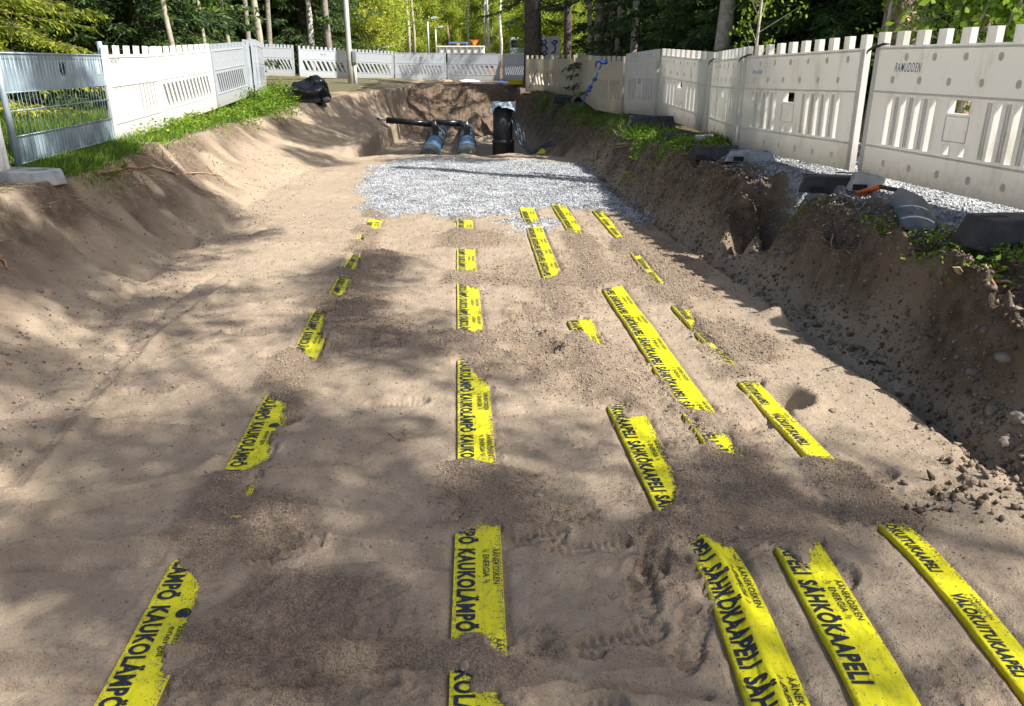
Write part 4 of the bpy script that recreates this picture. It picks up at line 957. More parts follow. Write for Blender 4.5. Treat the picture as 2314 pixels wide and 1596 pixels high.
# pole with a rusty tint, telegraph pole far away
c = P(1019, 95, 1.8); root = empty('utility_pole', tuple(c)); tag(root, 'slightly leaning reddish brown utility pole by the far road', 'utility pole'); MB().tube([(.15, 0, 0), (-.35, 0, Zat(62, 95) - 1.8)], [.16, .13], 10).build('pole', M['bark_pine'], root, True)
MB().box(-.9, .2, -.06, .06, Zat(62, 95) - 2.1, Zat(62, 95) - 1.95).build('crossarm', M['bark_pine'], root)

# board with graffiti
c = P(1241, 25.5, Zat(133, 25.5)); K = 25.5 / F; root = empty('notice_board', tuple(c)); tag(root, 'pale board sprayed with blue letters between two dark spruce trunks', 'board')
MB().box(-26 * K, 24 * K, 0, .04, 0, 47 * K).build('board', M['board'], root, bevel=.006); MB().box(-35 * K, -27 * K, .0, .12, -.9, 44 * K).build('post', M['post'], root, bevel=.01)
MB().box(16 * K, 23 * K, .045, .15, -.9, 3 * K).build('post', M['post'], root)
def stroke(pts, r=.028): return MB().tube([(a * K, -.008, b * K) for a, b in pts], r, 6)
for nm, st_ in (('R', [[(-17, 26), (-16, 39), (-10, 39), (-7, 34), (-11, 30), (-16, 30)], [(-12, 30), (-6, 22), (-5, 17)]]), ('S', [[(17, 37), (10, 38), (5, 33), (11, 29), (14, 22), (10, 13), (4, 12)], [(10, 29), (17, 35)]]), ('A', [[(-18, 2), (-14, 14), (-9, 16), (-6, 9), (-5, 1)], [(-19, 9), (-6, 7)]])):
    mb = MB()
    for s_ in st_: mb.tube([(a * K, -.010, b * K) for a, b in s_], .026, 6)
    mb.build('graffiti', M['blueink'], root, True)

# pink house far behind the trees and an orange excavator glimpse
c = P(1292, 70, 1.6); root = empty('house', tuple(c)); tag(root, 'pink walled house glimpsed far behind the right-hand trees', 'house')
MB().box(-2.6, 3.6, 0, 7, 0, 3.4).build('wall', M['pinkwall'], root); MB().prism([(-3.1, 3.4), (4.1, 3.4), (.5, 5.2)], -.5, 7.5).build('roof', M['roofm'], root)
for x in (-1.4, 1.4): MB().box(x - .5, x + .5, -.03, .05, 1.0, 2.1).build('window', M['glass'], root)
c = P(1440, 40, Zat(103, 40)); root = empty('excavator', tuple(c), R(20)); tag(root, 'orange excavator glimpsed between spruce branches behind the right barriers', 'excavator')
MB().box(-1.0, 1.0, -.8, .8, .2, 1.0).build('engine_body', M['orange'], root, bevel=.1); MB().box(-.9, 0, -.6, .2, 1.0, 1.9).build('cab', M['glass'], root, bevel=.08)
MB().tube([(.6, 0, .8), (1.8, 0, 2.0), (2.6, 0, .6)], .14, 8).build('boom', M['orange'], root, True); MB().box(-1.1, 1.1, -1, -.6, -.4, .2).build('track', M['tyre'], root, bevel=.15); MB().box(-1.1, 1.1, .6, 1, -.4, .2).build('track', M['tyre'], root, bevel=.15)

# ropes
def rope(pts, label, knots=(), r=.009):
    o0 = np.array(pts[0]); root = empty('rope', tuple(o0)); tag(root, label, 'rope'); MB().tube([np.array(p) - o0 for p in pts], r, 7).build('strand', M['rope'], root, True)
    for i, k in enumerate(knots):
        b = blob('knot', M['rope'], root, (.045, .03, .035), 330 + i, .3, 3, 2); b.location = tuple(np.array(k) - o0)
    return root
def rp(px, py, zc): return P(px, zc, Zat(py, zc))
rope([rp(1362, 140, 14.9), rp(1352, 160, 14.5), rp(1345, 178, 14.4), rp(1334, 196, 14.2), rp(1328, 206, 14.1), rp(1312, 240, 14.0)], 'taut blue rope with three knots running down from the yellowed barrier', [rp(1344, 180, 14.3), rp(1334, 197, 14.1), rp(1330, 205, 14.0)], .012)
rope([rp(1345, 150, 14.6), rp(1347, 141, 14.5), rp(1357, 138, 14.45), rp(1368, 138, 14.45), rp(1372, 142, 14.5), rp(1362, 143, 14.4), rp(1356, 140, 14.45)], 'blue rope knotted round the top of the yellowed narrow barrier', [rp(1360, 141, 14.45), rp(1366, 142, 14.45)], .016)
rope([rp(1214, 130, 23.0), rp(1216, 142, 22.8), rp(1217, 152, 22.7), rp(1212, 162, 22.6), rp(1203, 180, 22.6), rp(1195, 200, 22.5)], 'loose blue grey rope hanging over the diagonal slotted barrier', [rp(1214, 131, 22.8)], .010)
# drain pipe stub
a = rp(1291, 229, 19.5); root = empty('drain_pipe', tuple(a)); tag(root, 'brown drain pipe stub poking out below the sloping dirty barrier', 'pipe')
MB().tube([(0, .5, 0), (.16, -.25, -.02)], .13, 20, False).build('tube', simple('brown_drain', (.28, .15, .07), .6), root, True); MB().tube([(.155, -.2, -.02), (-.0, .5, 0)], .115, 20, True).build('bore', M['tyre'], root, True)

# shovel
def ptg(px, py, up=0):
    p = onT(px, py); p[2] += up; return p
h0 = ptg(1948, 442, .05); h1 = ptg(1985, 448, .06); h2 = ptg(2030, 462, .08); tip = ptg(2085, 520, .02); root = empty('shovel', tuple(h0)); tag(root, 'shovel with orange grip and grey blade lying on the crushed stone at right', 'shovel'); o0 = h0
dv_ = (h1 - h0) / np.linalg.norm(h1 - h0); sd_ = np.cross(dv_, (0, 0, 1)); sd_ /= np.linalg.norm(sd_)
g0 = np.zeros(3); MB().tube([g0 + sd_ * .05 - dv_ * .0, g0 - sd_ * .05], .017, 10).build('grip', M['orange'], root, True)
MB().tube([g0 + sd_ * .05, (h1 - o0) * .8 + sd_ * .012, (h1 - o0)], [.014, .016, .02], 10).build('grip_arm', M['orange'], root, True); MB().tube([g0 - sd_ * .05, (h1 - o0) * .8 - sd_ * .012, (h1 - o0)], [.014, .016, .02], 10).build('grip_arm', M['orange'], root, True)
MB().tube([h1 - o0, h2 - o0 + (0, 0, .01)], .016, 12).build('shaft', M['shaft'], root, True)
ax = tip - h2; Lb = np.linalg.norm(ax); ax /= Lb; sx = np.cross(ax, (0, 0, 1)); sx /= np.linalg.norm(sx); nu = 20; Vs = []
for i in range(nu + 1):
    t = i / nu; wd = .115 * (min(1, (.35 + t * 3.0)) if t < .25 else 1) * (1 if t < .8 else math.sqrt(max(0.03, 1 - ((t - .8) / .21) ** 2)))
    for j in range(11):
        s_ = (j / 10 - .5) * 2; Vs.append(h2 - o0 + ax * Lb * (t * 1.0) + sx * wd * s_ + np.array([0, 0, .035 * math.sin(math.pi * t) + .035 * (1 - s_ * s_) + .0]))
ii = np.arange((nu + 1) * 11).reshape(nu + 1, 11)
o = np_mesh('blade', np.array(Vs), np.stack([ii[:-1, :-1].ravel(), ii[:-1, 1:].ravel(), ii[1:, 1:].ravel(), ii[1:, :-1].ravel()], 1), M['blade'], root, True); sm = o.modifiers.new('t', 'SOLIDIFY'); sm.thickness = .003

# debris strip below the far barriers
rg = random.Random(9)
for px, py, w_, mt, lb, nm in ((925, 194, .7, 'blueink_worn', 'blue crumpled sheet at the foot of the far barriers, left one', 'tarpaulin'), (1060, 186, .8, 'board', 'white crumpled sack at the foot of the flat-topped barriers', 'sack'), (1085, 190, 1.1, 'blueink_worn', 'blue plastic strip below the white crumpled sack', 'tarpaulin'), (1010, 190, 1.2, 'black_matt', 'dark mat lying under the far barriers left of the white sack', 'mat'), (1130, 190, .6, 'blueink', 'deep blue pallet edge near the yellow pipes', 'pallet'), (1005, 186, .5, 'rootpale', 'brown plank end beside the dark mat', 'plank'), (875, 196, .5, 'black_matt', 'dark torn flap on the bank right of the lamp pole', 'rubber flap')):
    p = P(px, 28.6, Zat(py, 28.6)); o = blob(nm, M[mt], None, (w_ * .5, .25, .09), int(px), .35, 2, 3); o.location = p; tag(o, lb, nm.replace('_', ' '))
# ------------------------------------------------------------------ leaves and trees
def diamonds(B, D, L, Wd, rng, curl=0.0):
    """leaf-shaped quads: base, direction, length, width"""
    n = len(B); D = D / (np.linalg.norm(D, axis=1)[:, None] + 1e-9); r = rng.normal(size=(n, 3)); s = np.cross(D, r); s /= np.linalg.norm(s, axis=1)[:, None] + 1e-9
    m = B + D * (L * .45)[:, None]
    V = np.stack([B, m + s * (Wd / 2)[:, None], B + D * L[:, None], m - s * (Wd / 2)[:, None]], 1).reshape(-1, 3)
    return V, np.arange(n * 4).reshape(n, 4)
def spruce_geo(H, Rm, seed, z0=.6, whorls=34, per=7, leafL=.09, leafW=.022, dens=1.0, droop=.35, thin=1.0):
    rng = np.random.default_rng(seed); wood = MB(); Bs, Ds = [], []
    wood.tube([(0, 0, -.3), (.02, 0, H * .3), (-.02, .02, H * .7), (0, 0, H)], [.022 * H * .9, .017 * H * .9, .008 * H * .9, .01], 9)
    for w in range(whorls):
        t = (w + rng.random() * .7) / whorls; z = z0 + (H - z0) * t ** .9
        for k in range(per):
            a = rng.random() * 6.283; L = Rm * (1 - (z - z0) / (H - z0)) ** .75 * rng.uniform(.65, 1.08)
            if L < .12: continue
            dirh = np.array([math.cos(a), math.sin(a), 0]); side = np.array([-math.sin(a), math.cos(a), 0])
            u = np.linspace(0, 1, 7); zz = z - droop * L * u ** 1.3 + .18 * L * np.clip(u - .6, 0, 1) * 2
            pts = dirh * (u * L)[:, None] + np.array([0, 0, 1]) * zz[:, None]
            wood.tube(pts[::2], [.012 + .006 * L, .008 + .003 * L, .006, .003], 4, False)
            nt = int(26 * L * dens) + 3; uu = rng.uniform(.12, 1, nt); base_ = np.stack([np.interp(uu, u, pts[:, i]) for i in range(3)], 1)
            sg = rng.choice([-1, 1], nt); tl = (.30 * L * (1.05 - uu) + .10) * rng.uniform(.6, 1.2, nt)
            td = dirh * rng.uniform(.3, .8, nt)[:, None] + side * (sg * rng.uniform(.5, 1, nt))[:, None] + np.array([0, 0, -1]) * rng.uniform(.1, .75, nt)[:, None]
            td /= np.linalg.norm(td, axis=1)[:, None]
            q = 4
            for j in range(q):
                Bs.append(base_ + td * (tl * j / q)[:, None] + rng.normal(size=(nt, 3)) * .012); Ds.append(td + rng.normal(size=(nt, 3)) * .35 + np.array([0, 0, -.15]))
    B = np.concatenate(Bs); D = np.concatenate(Ds); n = len(B)
    V, Fc = diamonds(B, D, leafL * rng.uniform(.7, 1.5, n), leafW * rng.uniform(.7, 1.4, n), rng)
    return wood, V, Fc
def leafy_geo(H, seed, z0, rad, nb, nl, leaf, r0=.09, bend=.3, spread=.32, low=.0):
    """slender broadleaf: trunk with limbs, leaves in clumps round the limb ends"""
    rng = np.random.default_rng(seed); tr = MB(); wood = MB(); bx, by = rng.normal(size=2) * bend
    pt = lambda t: np.array([bx * t * t + .05 * math.sin(t * 9 + seed), by * t * t + .05 * math.cos(t * 7), H * t])
    tr.tube([pt(t) - (0, 0, .3 if t == 0 else 0) for t in np.linspace(0, 1, 12)], [r0 * (1 - .85 * t) for t in np.linspace(0, 1, 12)], 10)
    C = []
    for b in range(nb):
        t = (z0 + (H - z0) * rng.random() ** .9) / H; p = pt(t); a = rng.random() * 6.283; L = rad * (1.15 - .8 * (t * H - z0) / (H - z0)) * rng.uniform(.5, 1.1)
        e = p + np.array([math.cos(a) * L, math.sin(a) * L, L * rng.uniform(.1, .6)]); m = (p + e) / 2 + (0, 0, .1 * L)
        wood.tube([p, m, e], [r0 * .22 * (1.2 - t), r0 * .14 * (1.2 - t), .004], 5, False)
        for s in np.linspace(.3, 1, 5): C.append(p * (1 - s) ** 1 + e * s + rng.normal(size=3) * .12 * L)
    C = np.array(C); n = nl; B = C[rng.integers(0, len(C), n)] + rng.normal(size=(n, 3)) * spread * np.array([1, 1, .8]) * rng.random((n, 1)) ** .5 * 1.3
    D = rng.normal(size=(n, 3)) + np.array([0, 0, -.5]); V, Fc = diamonds(B, D, leaf * rng.uniform(.7, 1.4, n), leaf * .75 * rng.uniform(.7, 1.2, n), rng)
    return tr, wood, V, Fc
PROTO = {}
def proto_spruce(key, mat, bark='bark_spruce', **kw):
    w, V, Fc = spruce_geo(**kw); r = empty('spruce_tree'); a = w.build('trunk', M[bark], r, True); b = np_mesh('crown', V, Fc, M[mat], r); PROTO[key] = (r, [a, b]); return r
def proto_leafy(key, mat, bark, name='birch_tree', **kw):
    t, w, V, Fc = leafy_geo(**kw); r = empty(name); a = t.build('trunk', M[bark], r, True); c = w.build('limbs', M[bark], r, True); b = np_mesh('crown', V, Fc, M[mat], r); PROTO[key] = (r, [a, c, b]); return r
used = set()
def plant(key, x, y, rz=0, sc=1.0, label='', group=None, cat=None, szz=None):
    r, ch = PROTO[key]
    if key in used:
        r2 = r.copy(); COL.objects.link(r2)
        for c in ch: c2 = c.copy(); COL.objects.link(c2); c2.parent = r2
        r = r2
    used.add(key)
    r.location = (x, y, float(base(np.array([x]), np.array([y]))[0]) - .05); r.rotation_euler = (0, 0, rz); r.scale = (sc, sc, szz or sc)
    tag(r, label, cat or ('spruce' if 'spruce' in key else 'birch' if 'birch' in key else 'tree'), group); return r
rg = random.Random(21)
def XY(px, zc, z=1.5): p = P(px, zc, z); return p[0], p[1]

# left: near spruce whose drooping twigs hang over the mesh fence
proto_spruce('spruce_near', 'spruce_lit', H=8.5, Rm=3.0, seed=1, z0=.9, whorls=34, per=9, leafL=.075, leafW=.022, dens=1.7, droop=.42)
plant('spruce_near', -7.75, 9.8, .3, 1.0, 'bright yellow-green spruce drooping over the mesh fence at far left', None)
plant('spruce_near', -9.0, 14.2, 2.1, .85, 'second yellow-green spruce, behind the post between mesh fence and white barrier', None)
proto_spruce('spruce_a', 'spruce', H=13, Rm=2.7, seed=3, z0=.5, whorls=46, per=8, leafL=.13, leafW=.042, dens=.9)
proto_spruce('spruce_b', 'spruce', H=11, Rm=2.4, seed=4, z0=.4, whorls=40, per=8, leafL=.14, leafW=.045, dens=.9, droop=.5)
proto_spruce('spruce_c', 'spruce', H=5.6, Rm=2.1, seed=5, z0=.3, whorls=26, per=8, leafL=.11, leafW=.035, dens=1.0, droop=.45)
proto_leafy('birch_a', 'birch', 'bark_birch', H=11, seed=11, z0=1.0, rad=2.2, nb=60, nl=26000, leaf=.13, r0=.13)
proto_leafy('birch_b', 'birch', 'bark_birch', H=9, seed=12, z0=.4, rad=2.4, nb=60, nl=26000, leaf=.14, r0=.10)
proto_leafy('birch_bush', 'birch', 'bark_aspen', name='leafy_bush', H=4.2, seed=13, z0=.2, rad=1.7, nb=50, nl=22000, leaf=.12, r0=.05)
proto_leafy('stem_a', 'leaf_bright', 'bark_aspen', name='young_tree', H=6.5, seed=14, z0=1.9, rad=.9, nb=16, nl=1500, leaf=.08, r0=.055, bend=.15, spread=.22)
proto_leafy('stem_b', 'leaf_dark', 'bark_grey', name='young_tree', H=9, seed=15, z0=2.6, rad=1.4, nb=18, nl=2500, leaf=.09, r0=.10, bend=.1)
proto_leafy('stem_birch', 'leaf_dark', 'bark_birch', name='birch_tree', H=10, seed=16, z0=3.5, rad=1.6, nb=20, nl=3000, leaf=.10, r0=.12, bend=.1)

# left forest edge
gl = 'dark spruces of the left forest'
for i, (px, zc, key, sc) in enumerate([(150, 15, 'spruce_a', .9), (330, 15.5, 'spruce_b', 1), (60, 19, 'spruce_b', 1.1), (415, 19, 'spruce_a', .9), (250, 22, 'spruce_a', 1.1), (380, 30, 'spruce_b', 1.1), (560, 34, 'spruce_a', 1.2), (380, 27, 'spruce_b', 1.2),
        (640, 35, 'spruce_a', 1.2), (690, 34, 'spruce_b', 1.2), (600, 36, 'spruce_a', 1.25), (740, 38, 'spruce_a', 1.1), (790, 46, 'spruce_b', 1.2), (520, 34, 'spruce_b', 1.3), (450, 40, 'spruce_a', 1.3), (680, 46, 'spruce_a', 1.3), (-120, 16, 'spruce_a', 1), (-300, 21, 'spruce_b', 1.1)]):
    x, y = XY(px, zc); plant(key, x, y, rg.random() * 6, sc, 'dark spruce of the left forest, standing in its shaded depth behind the white barriers', gl)
# individual stems left, by what sets them apart
for px, zc, key, sc, lb in [(397, 13.5, 'stem_a', 1.0, 'thin tan stem rising behind the joint of the two glaring white barriers'), (470, 17, 'stem_a', .9, 'thin pale crooked stem left of the birch forks in the shaded wood'),
        (523, 19, 'stem_a', 1.1, 'slim pale stem above the half shaded barrier'), (566, 30, 'stem_b', 1.1, 'greyish slim trunk above the upright stack of panels'), (586, 29, 'stem_a', 2.6, 'stout pale trunk with fresh leaves right above the upright stack of panels'),
        (617, 31, 'stem_b', 1.2, 'grey trunk leaning right, behind the far barrier furthest left'), (706, 33, 'stem_birch', 1.2, 'black and white birch trunk behind the lettered far barrier'), (748, 33, 'stem_b', 1.6, 'dark brown trunk just left of the lamp pole')]:
    x, y = XY(px, zc); plant(key, x, y, rg.random() * 6, sc, lb, None, 'tree')

# bright birches down the road
gb = 'sunlit birches beyond the far barriers'
sp_ = []
for i in range(34):
    zc = rg.uniform(42, 110)
    px = rg.uniform(815, 1010) if i % 2 else rg.uniform(1078, 1235)
    if px < 1020 and zc < 85: px = 800 + rg.random() * 80
    elif px < 1200 and zc < 90: px = 1225 + rg.random() * 40
    sp_.append((px, zc))
sp_ += [(820, 40), (845, 46), (870, 44), (860, 52), (900, 95), (945, 95), (1130, 98), (1160, 92), (1235, 58), (1000, 120), (1030, 125), (1092, 115), (1075, 128), (1010, 135)]
for i, (px, zc) in enumerate(sp_):
    x, y = XY(px, zc); plant(['birch_a', 'birch_b', 'birch_bush'][i % 3], x, y, rg.random() * 6, rg.uniform(.9, 1.35) * (.75 if zc < 62 else 1), 'sunlit birch with fresh yellow-green leaves in the wood beyond the far barriers', gb, 'birch')
for px, zc, h, r, lb in [(1103, 55, 7, .085, 'white birch stem with black marks right of the yield sign'), (1096, 55.5, 5, .05, 'thinner birch stem just left of the white marked one'), (1059, 60, 5, .07, 'pale bare stem between the dark blue van and the yield sign'), (1131, 50, 5, .085, 'pale birch stem behind the flat-topped barrier joint'),
        (872, 44, 7, .10, 'pale birch trunk above the far barrier with sunlit bands'), (925, 50, 7, .09, 'tan pine stem above the criss-cross far barrier, left one'), (937, 52, 7, .08, 'tan pine stem above the criss-cross far barrier, right one'), (852, 41, 7, .07, 'slim pale stem right of the lamp pole')]:
    x, y = XY(px, zc); g0 = float(street(np.array([x]), np.array([y]))[0]); r_ = empty('young_birch' if 'birch' in lb else 'slender_tree', (x, y, g0)); tag(r_, lb, 'tree')
    MB().tube([(0, 0, -.2), (.05, 0, h * .3), (-.06, 0, h * .6), (.1, 0, h)], [r * 1.4, r * 1.2, r, r * .7], 10).build('trunk', M['bark_birch' if 'birch' in lb else 'bark_aspen'], r_, True)
    tw = MB(); 
    for q in range(6): a = rg.random() * 6.28; z = h * rg.uniform(.3, .9); tw.tube([(0, 0, z), (math.cos(a) * .5, math.sin(a) * .5, z + .35)], [r * .3, .006], 5, False)
    tw.build('twig', M['bark_aspen'], r_, True)
# the wood that closes the view
def wood_mass(name, n, boxf, leaf, mat, label, seed):
    rng = np.random.default_rng(seed); B = boxf(rng, n); D = rng.normal(size=(n, 3)) + (0, 0, -.6); V, Fc = diamonds(B, D, leaf * rng.uniform(.6, 1.5, n), leaf * .6 * rng.uniform(.6, 1.3, n), rng)
    tag(np_mesh(name, V, Fc, M[mat]), label, 'wood', kind='stuff')
def clumpy(px0, px1, z0, z1, ztop, gap=None):
    def f(rng, n):
        C = 260; px = rng.uniform(px0, px1, C); zc = rng.uniform(z0, z1, C)
        if gap is not None: px = np.where(abs(px - gap) < 14, px + np.sign(px - gap) * 20, px)
        k = rng.integers(0, C, n); x = (px[k] - CX) * zc[k] / F + rng.normal(size=n) * zc[k] * .011; y = zc[k] / cT + rng.normal(size=n) * 1.0
        g0 = street(x, y); z = g0 + (ztop * rng.random(n) ** .9)
        return np.stack([x, y, z], 1)
    return f
wood_mass('distant_wood', 90000, clumpy(780, 1260, 120, 170, 13, 1063), .42, 'birch', 'far-off mass of pale green birch wood closing the road', 41)
wood_mass('distant_spruce_wood', 90000, clumpy(-500, 820, 42, 70, 9), .30, 'spruce', 'far-off dark mass of spruce wood on the left', 42)
wood_mass('distant_wood', 60000, clumpy(1200, 1560, 60, 95, 8), .26, 'birch', 'sunlit mass of birch wood far behind the right-hand trunks', 44)
wood_mass('distant_spruce_wood', 90000, clumpy(1480, 2800, 32, 60, 8), .26, 'spruce', 'far-off dark mass of spruce wood on the right', 43)

# right side: big trunks seen past the barriers
def trunk_tree(px, zc, wpx, lean, bark, label, h=9, name='spruce_tree', twigs=True, crown='spruce', seed=0, zmin=1.1):
    x, y = XY(px, zc); g0 = float(base(np.array([x]), np.array([y]))[0]); r = wpx / 2 * zc / F; root = empty(name, (x, y, g0)); tag(root, label, name.split('_')[0])
    rr_ = [r * 1.35, r * 1.08, r, r * .92, r * .8]; zz = [-.2, .5, 1.4, 3, h]; n = 28; Vs = []
    for j in range(46):
        z = -.2 + (h + .2) * (j / 45) ** 1.3; rj = np.interp(z, zz, rr_)
        for k in range(n):
            a = 6.2832 * k / n; q = 1 + .13 * float(fbm(a * 2.5 + seed, z * .9, seed + 3, 3)) + (.05 if bark == 'bark_pine' else .02) * float(fbm(a * 7, z * 3, seed + 5, 2)); Vs.append((lean * z + rj * q * math.cos(a), rj * q * math.sin(a), z))
    ii = np.arange(46 * n).reshape(46, n); jj = np.roll(ii, -1, 1)
    np_mesh('trunk', np.array(Vs), np.stack([ii[:-1].ravel(), jj[:-1].ravel(), jj[1:].ravel(), ii[1:].ravel()], 1), M[bark], root, True)
    if twigs:
        rng = np.random.default_rng(seed); tw = MB(); Bs, Ds = [], []
        for q in range(26):
            z = rng.uniform(zmin, h * .7); a = rng.random() * 6.283; L = rng.uniform(.7, 1.9); dh = np.array([math.cos(a), math.sin(a), 0]); sd = np.array([-dh[1], dh[0], 0])
            pts = [np.array([lean * z, 0, z]) + dh * (r * .8 + L * u) + np.array([0, 0, -.35 * L * u + .2 * L * max(0, u - .6)]) for u in (0, .33, .66, 1)]
            tw.tube(pts, [.018, .012, .008, .004], 5, False); m = 90; u = rng.uniform(.25, 1, m); b = np.stack([np.interp(u, (0, .33, .66, 1), [p[i] for p in pts]) for i in range(3)], 1)
            td = dh * .5 + sd * (rng.choice([-1, 1], m) * rng.uniform(.3, .9, m))[:, None] + np.array([0, 0, -1]) * rng.uniform(.1, .8, m)[:, None]; td /= np.linalg.norm(td, axis=1)[:, None]; tl = .28 * (1.2 - u)
            for j in range(5): Bs.append(b + td * (tl * j / 5)[:, None] + rng.normal(size=(m, 3)) * .01); Ds.append(td + rng.normal(size=(m, 3)) * .35)
        tw.build('dead_branches', M['bark_spruce'], root, True); B = np.concatenate(Bs); D = np.concatenate(Ds); n_ = len(B)
        V, Fc = diamonds(B, D, .07 * rng.uniform(.7, 1.4, n_), .02 * rng.uniform(.7, 1.3, n_), rng); np_mesh('needles', V, Fc, M[crown], root)
    return root
trunk_tree(1204, 25.5, 38, -.01, 'bark_spruce', 'thick dark spruce trunk left of the graffiti board', 10, seed=1, zmin=2.1)
trunk_tree(1280, 22, 17, 0, 'bark_spruce', 'slim dark spruce trunk right of the graffiti board', 10, seed=2, zmin=2.6)
trunk_tree(1350, 20, 23, .01, 'bark_grey', 'lichen grey trunk above the yellowed narrow barrier', 9, seed=3, zmin=2.3)
trunk_tree(1618, 12.5, 34, .05, 'bark_grey', 'smooth grey leaning trunk above the edge-on barrier', 8, 'aspen_tree', False, seed=4)
trunk_tree(2006, 9.5, 66, .02, 'bark_pine', 'massive rough barked pine trunk behind the boldly lettered barrier', 8, 'pine_tree', False, seed=5)
trunk_tree(2172, 9.2, 40, .12, 'bark_pine', 'second rough pine trunk leaning right, near the right edge', 7, 'pine_tree', False, seed=6)
def stump(px, zc, wpx, top, label, seed):
    x, y = XY(px, zc); g0 = Hgt(x, y); r = wpx / 2 * zc / F; root = empty('tree_stump', (x, y, g0)); tag(root, label, 'stump'); h = Zat(top, zc) - g0; Vs = []; n = 22
    for j in range(7):
        z = h * j / 6
        for k in range(n): a = 6.2832 * k / n; q = 1 + .25 * float(fbm(a * 3 + seed, seed, seed, 3)); Vs.append((r * q * math.cos(a), r * q * math.sin(a), z * (1 + (.12 * float(fbm(a * 4, 1, seed + 8, 3)) if j == 6 else 0))))
    Vs.append((0, 0, h * .96)); ii = np.arange(7 * n).reshape(7, n); jj = np.roll(ii, -1, 1)
    f4 = np.stack([ii[:-1].ravel(), jj[:-1].ravel(), jj[1:].ravel(), ii[1:].ravel()], 1); top_ = np.stack([ii[-1], jj[-1], np.full(n, 7 * n), np.full(n, 7 * n)], 1)
    me = bpy.data.meshes.new('split_trunk'); me.from_pydata(Vs, [], [tuple(q) for q in f4.tolist()] + [(a, b, c) for a, b, c, _ in top_.tolist()]); link_mesh('split_trunk', me, M['wood'], root)
stump(2044, 8.6, 34, 42, 'tall splintered stump right beside the massive pine trunk', 71); stump(2074, 8.4, 30, 70, 'shorter pale splintered stump right of the tall one', 72)
for px, zc, sc, lb in [(1395, 18.5, .85, 'grey slim trunk behind the gap between the narrow and the sloping barriers'), (1372, 21, .9, 'thin grey trunk just right of the lichen grey trunk'), (1425, 17, .9, 'thin trunk above the barrier behind the yellowed narrow one'), (1470, 20, 1.0, 'slim trunk among branches above the barrier with the square window'), (1330, 24, .9, 'thin trunk just left of the lichen grey trunk')]:
    x, y = XY(px, zc); plant('stem_b', x, y, rg.random() * 6, sc, lb, None, 'tree')
for px, zc, key, sc, lb in [(1713, 13.6, 'stem_birch', 1.15, 'birch trunk behind the barrier with scratched lettering'), (1775, 15, 'stem_b', 1.25, 'grey trunk in the dark spruces above the scratched lettering'), (1568, 16, 'stem_birch', 1.1, 'pale birch trunk left of the smooth leaning grey trunk'), (1880, 13.5, 'stem_birch', 1.2, 'birch trunk between the scratched barrier and the massive pine'), (1655, 17, 'stem_b', 1.2, 'thin grey trunk right of the smooth leaning grey trunk')]:
    x, y = XY(px, zc); plant(key, x, y, rg.random() * 6, sc, lb, None, 'tree')
for i, (px, zc, lx, lb) in enumerate([(2030, 7.6, .25, 'slender pale leaning stem in front of the splintered stumps'), (2085, 7.4, .35, 'slender stem leaning right behind the third peg of the lettered barrier'), (2100, 7.3, .6, 'slender stem crossing the leaning pine at a low angle'), (1975, 7.8, .12, 'thin twiggy stem before the massive pine trunk'), (1700, 9.5, .05, 'thin bare stem above the barrier with scratched lettering'), (2140, 7.2, .75, 'lowest slanting stem near the right edge')]):
    x, y = XY(px, zc); r_ = empty('sapling', (x, y, Hgt(x, y))); tag(r_, lb, 'sapling'); MB().tube([(0, 0, 0), (lx * .45, .05, .9), (lx, .1, 1.8), (lx * 1.9, .2, 3.2)], [.022, .018, .015, .008], 8).build('trunk', M['bark_aspen'], r_, True)
    rng = np.random.default_rng(400 + i); n_ = 420; C = np.array([(lx * t * 1.1 + rng.normal() * .28, .1 + rng.normal() * .2, .9 + t * 1.6) for t in rng.random(14)]); B = C[rng.integers(0, 14, n_)] + rng.normal(size=(n_, 3)) * .09
    V, Fc = diamonds(B, rng.normal(size=(n_, 3)), .05 * rng.uniform(.6, 1.3, n_), .035 * rng.uniform(.6, 1.3, n_), rng); np_mesh('crown', V, Fc, M['leaf_bright'], r_)
    tw = MB(); [tw.tube([(lx * (c[2] - .1) / 1.8, .08, max(.3, c[2] - .25)), tuple(c)], [.006, .003], 4, False) for c in C]; tw.build('twig', M['bark_aspen'], r_, True)
proto_leafy('bright_right', 'leaf_bright', 'bark_aspen', name='leafy_bush', H=3.6, seed=17, z0=.3, rad=1.1, nb=40, nl=9000, leaf=.075, r0=.035)
x, y = XY(2290, 7.4); plant('bright_right', x, y, 1, 1, 'bright sunlit leafy bush at the top right corner', None, 'bush')
gr_ = 'small dark spruces behind the right barriers'
for i, (px, zc, key, sc) in enumerate([(1440, 19, 'spruce_c', 1), (1500, 17.5, 'spruce_c', .95), (1555, 15.5, 'spruce_c', .9), (1660, 14.5, 'spruce_c', .95), (1730, 13, 'spruce_c', .85), (1800, 12.5, 'spruce_c', .9), (1880, 11.8, 'spruce_c', .85), (1940, 12.5, 'spruce_c', 1),
        (2080, 11, 'spruce_c', .9), (2150, 11.5, 'spruce_c', .95), (2240, 10.5, 'spruce_c', .9), (2330, 10, 'spruce_c', .9), (1400, 26, 'spruce_c', 1.1), (1600, 20, 'spruce_c', 1.1), (1800, 18, 'spruce_c', 1.1), (2000, 16, 'spruce_c', 1.1), (2250, 15, 'spruce_c', 1.1), (2050, 24, 'spruce_a', 1.0), (1730, 22, 'spruce_a', .95), (1860, 27, 'spruce_b', 1.1), (1560, 28, 'spruce_a', .9), (1480, 24, 'spruce_b', .8), (1400, 40, 'spruce_c', .95)]):
    x, y = XY(px, zc); plant(key, x, y, rg.random() * 6, sc, 'small dark spruce among those growing behind the right-hand barriers', gr_)
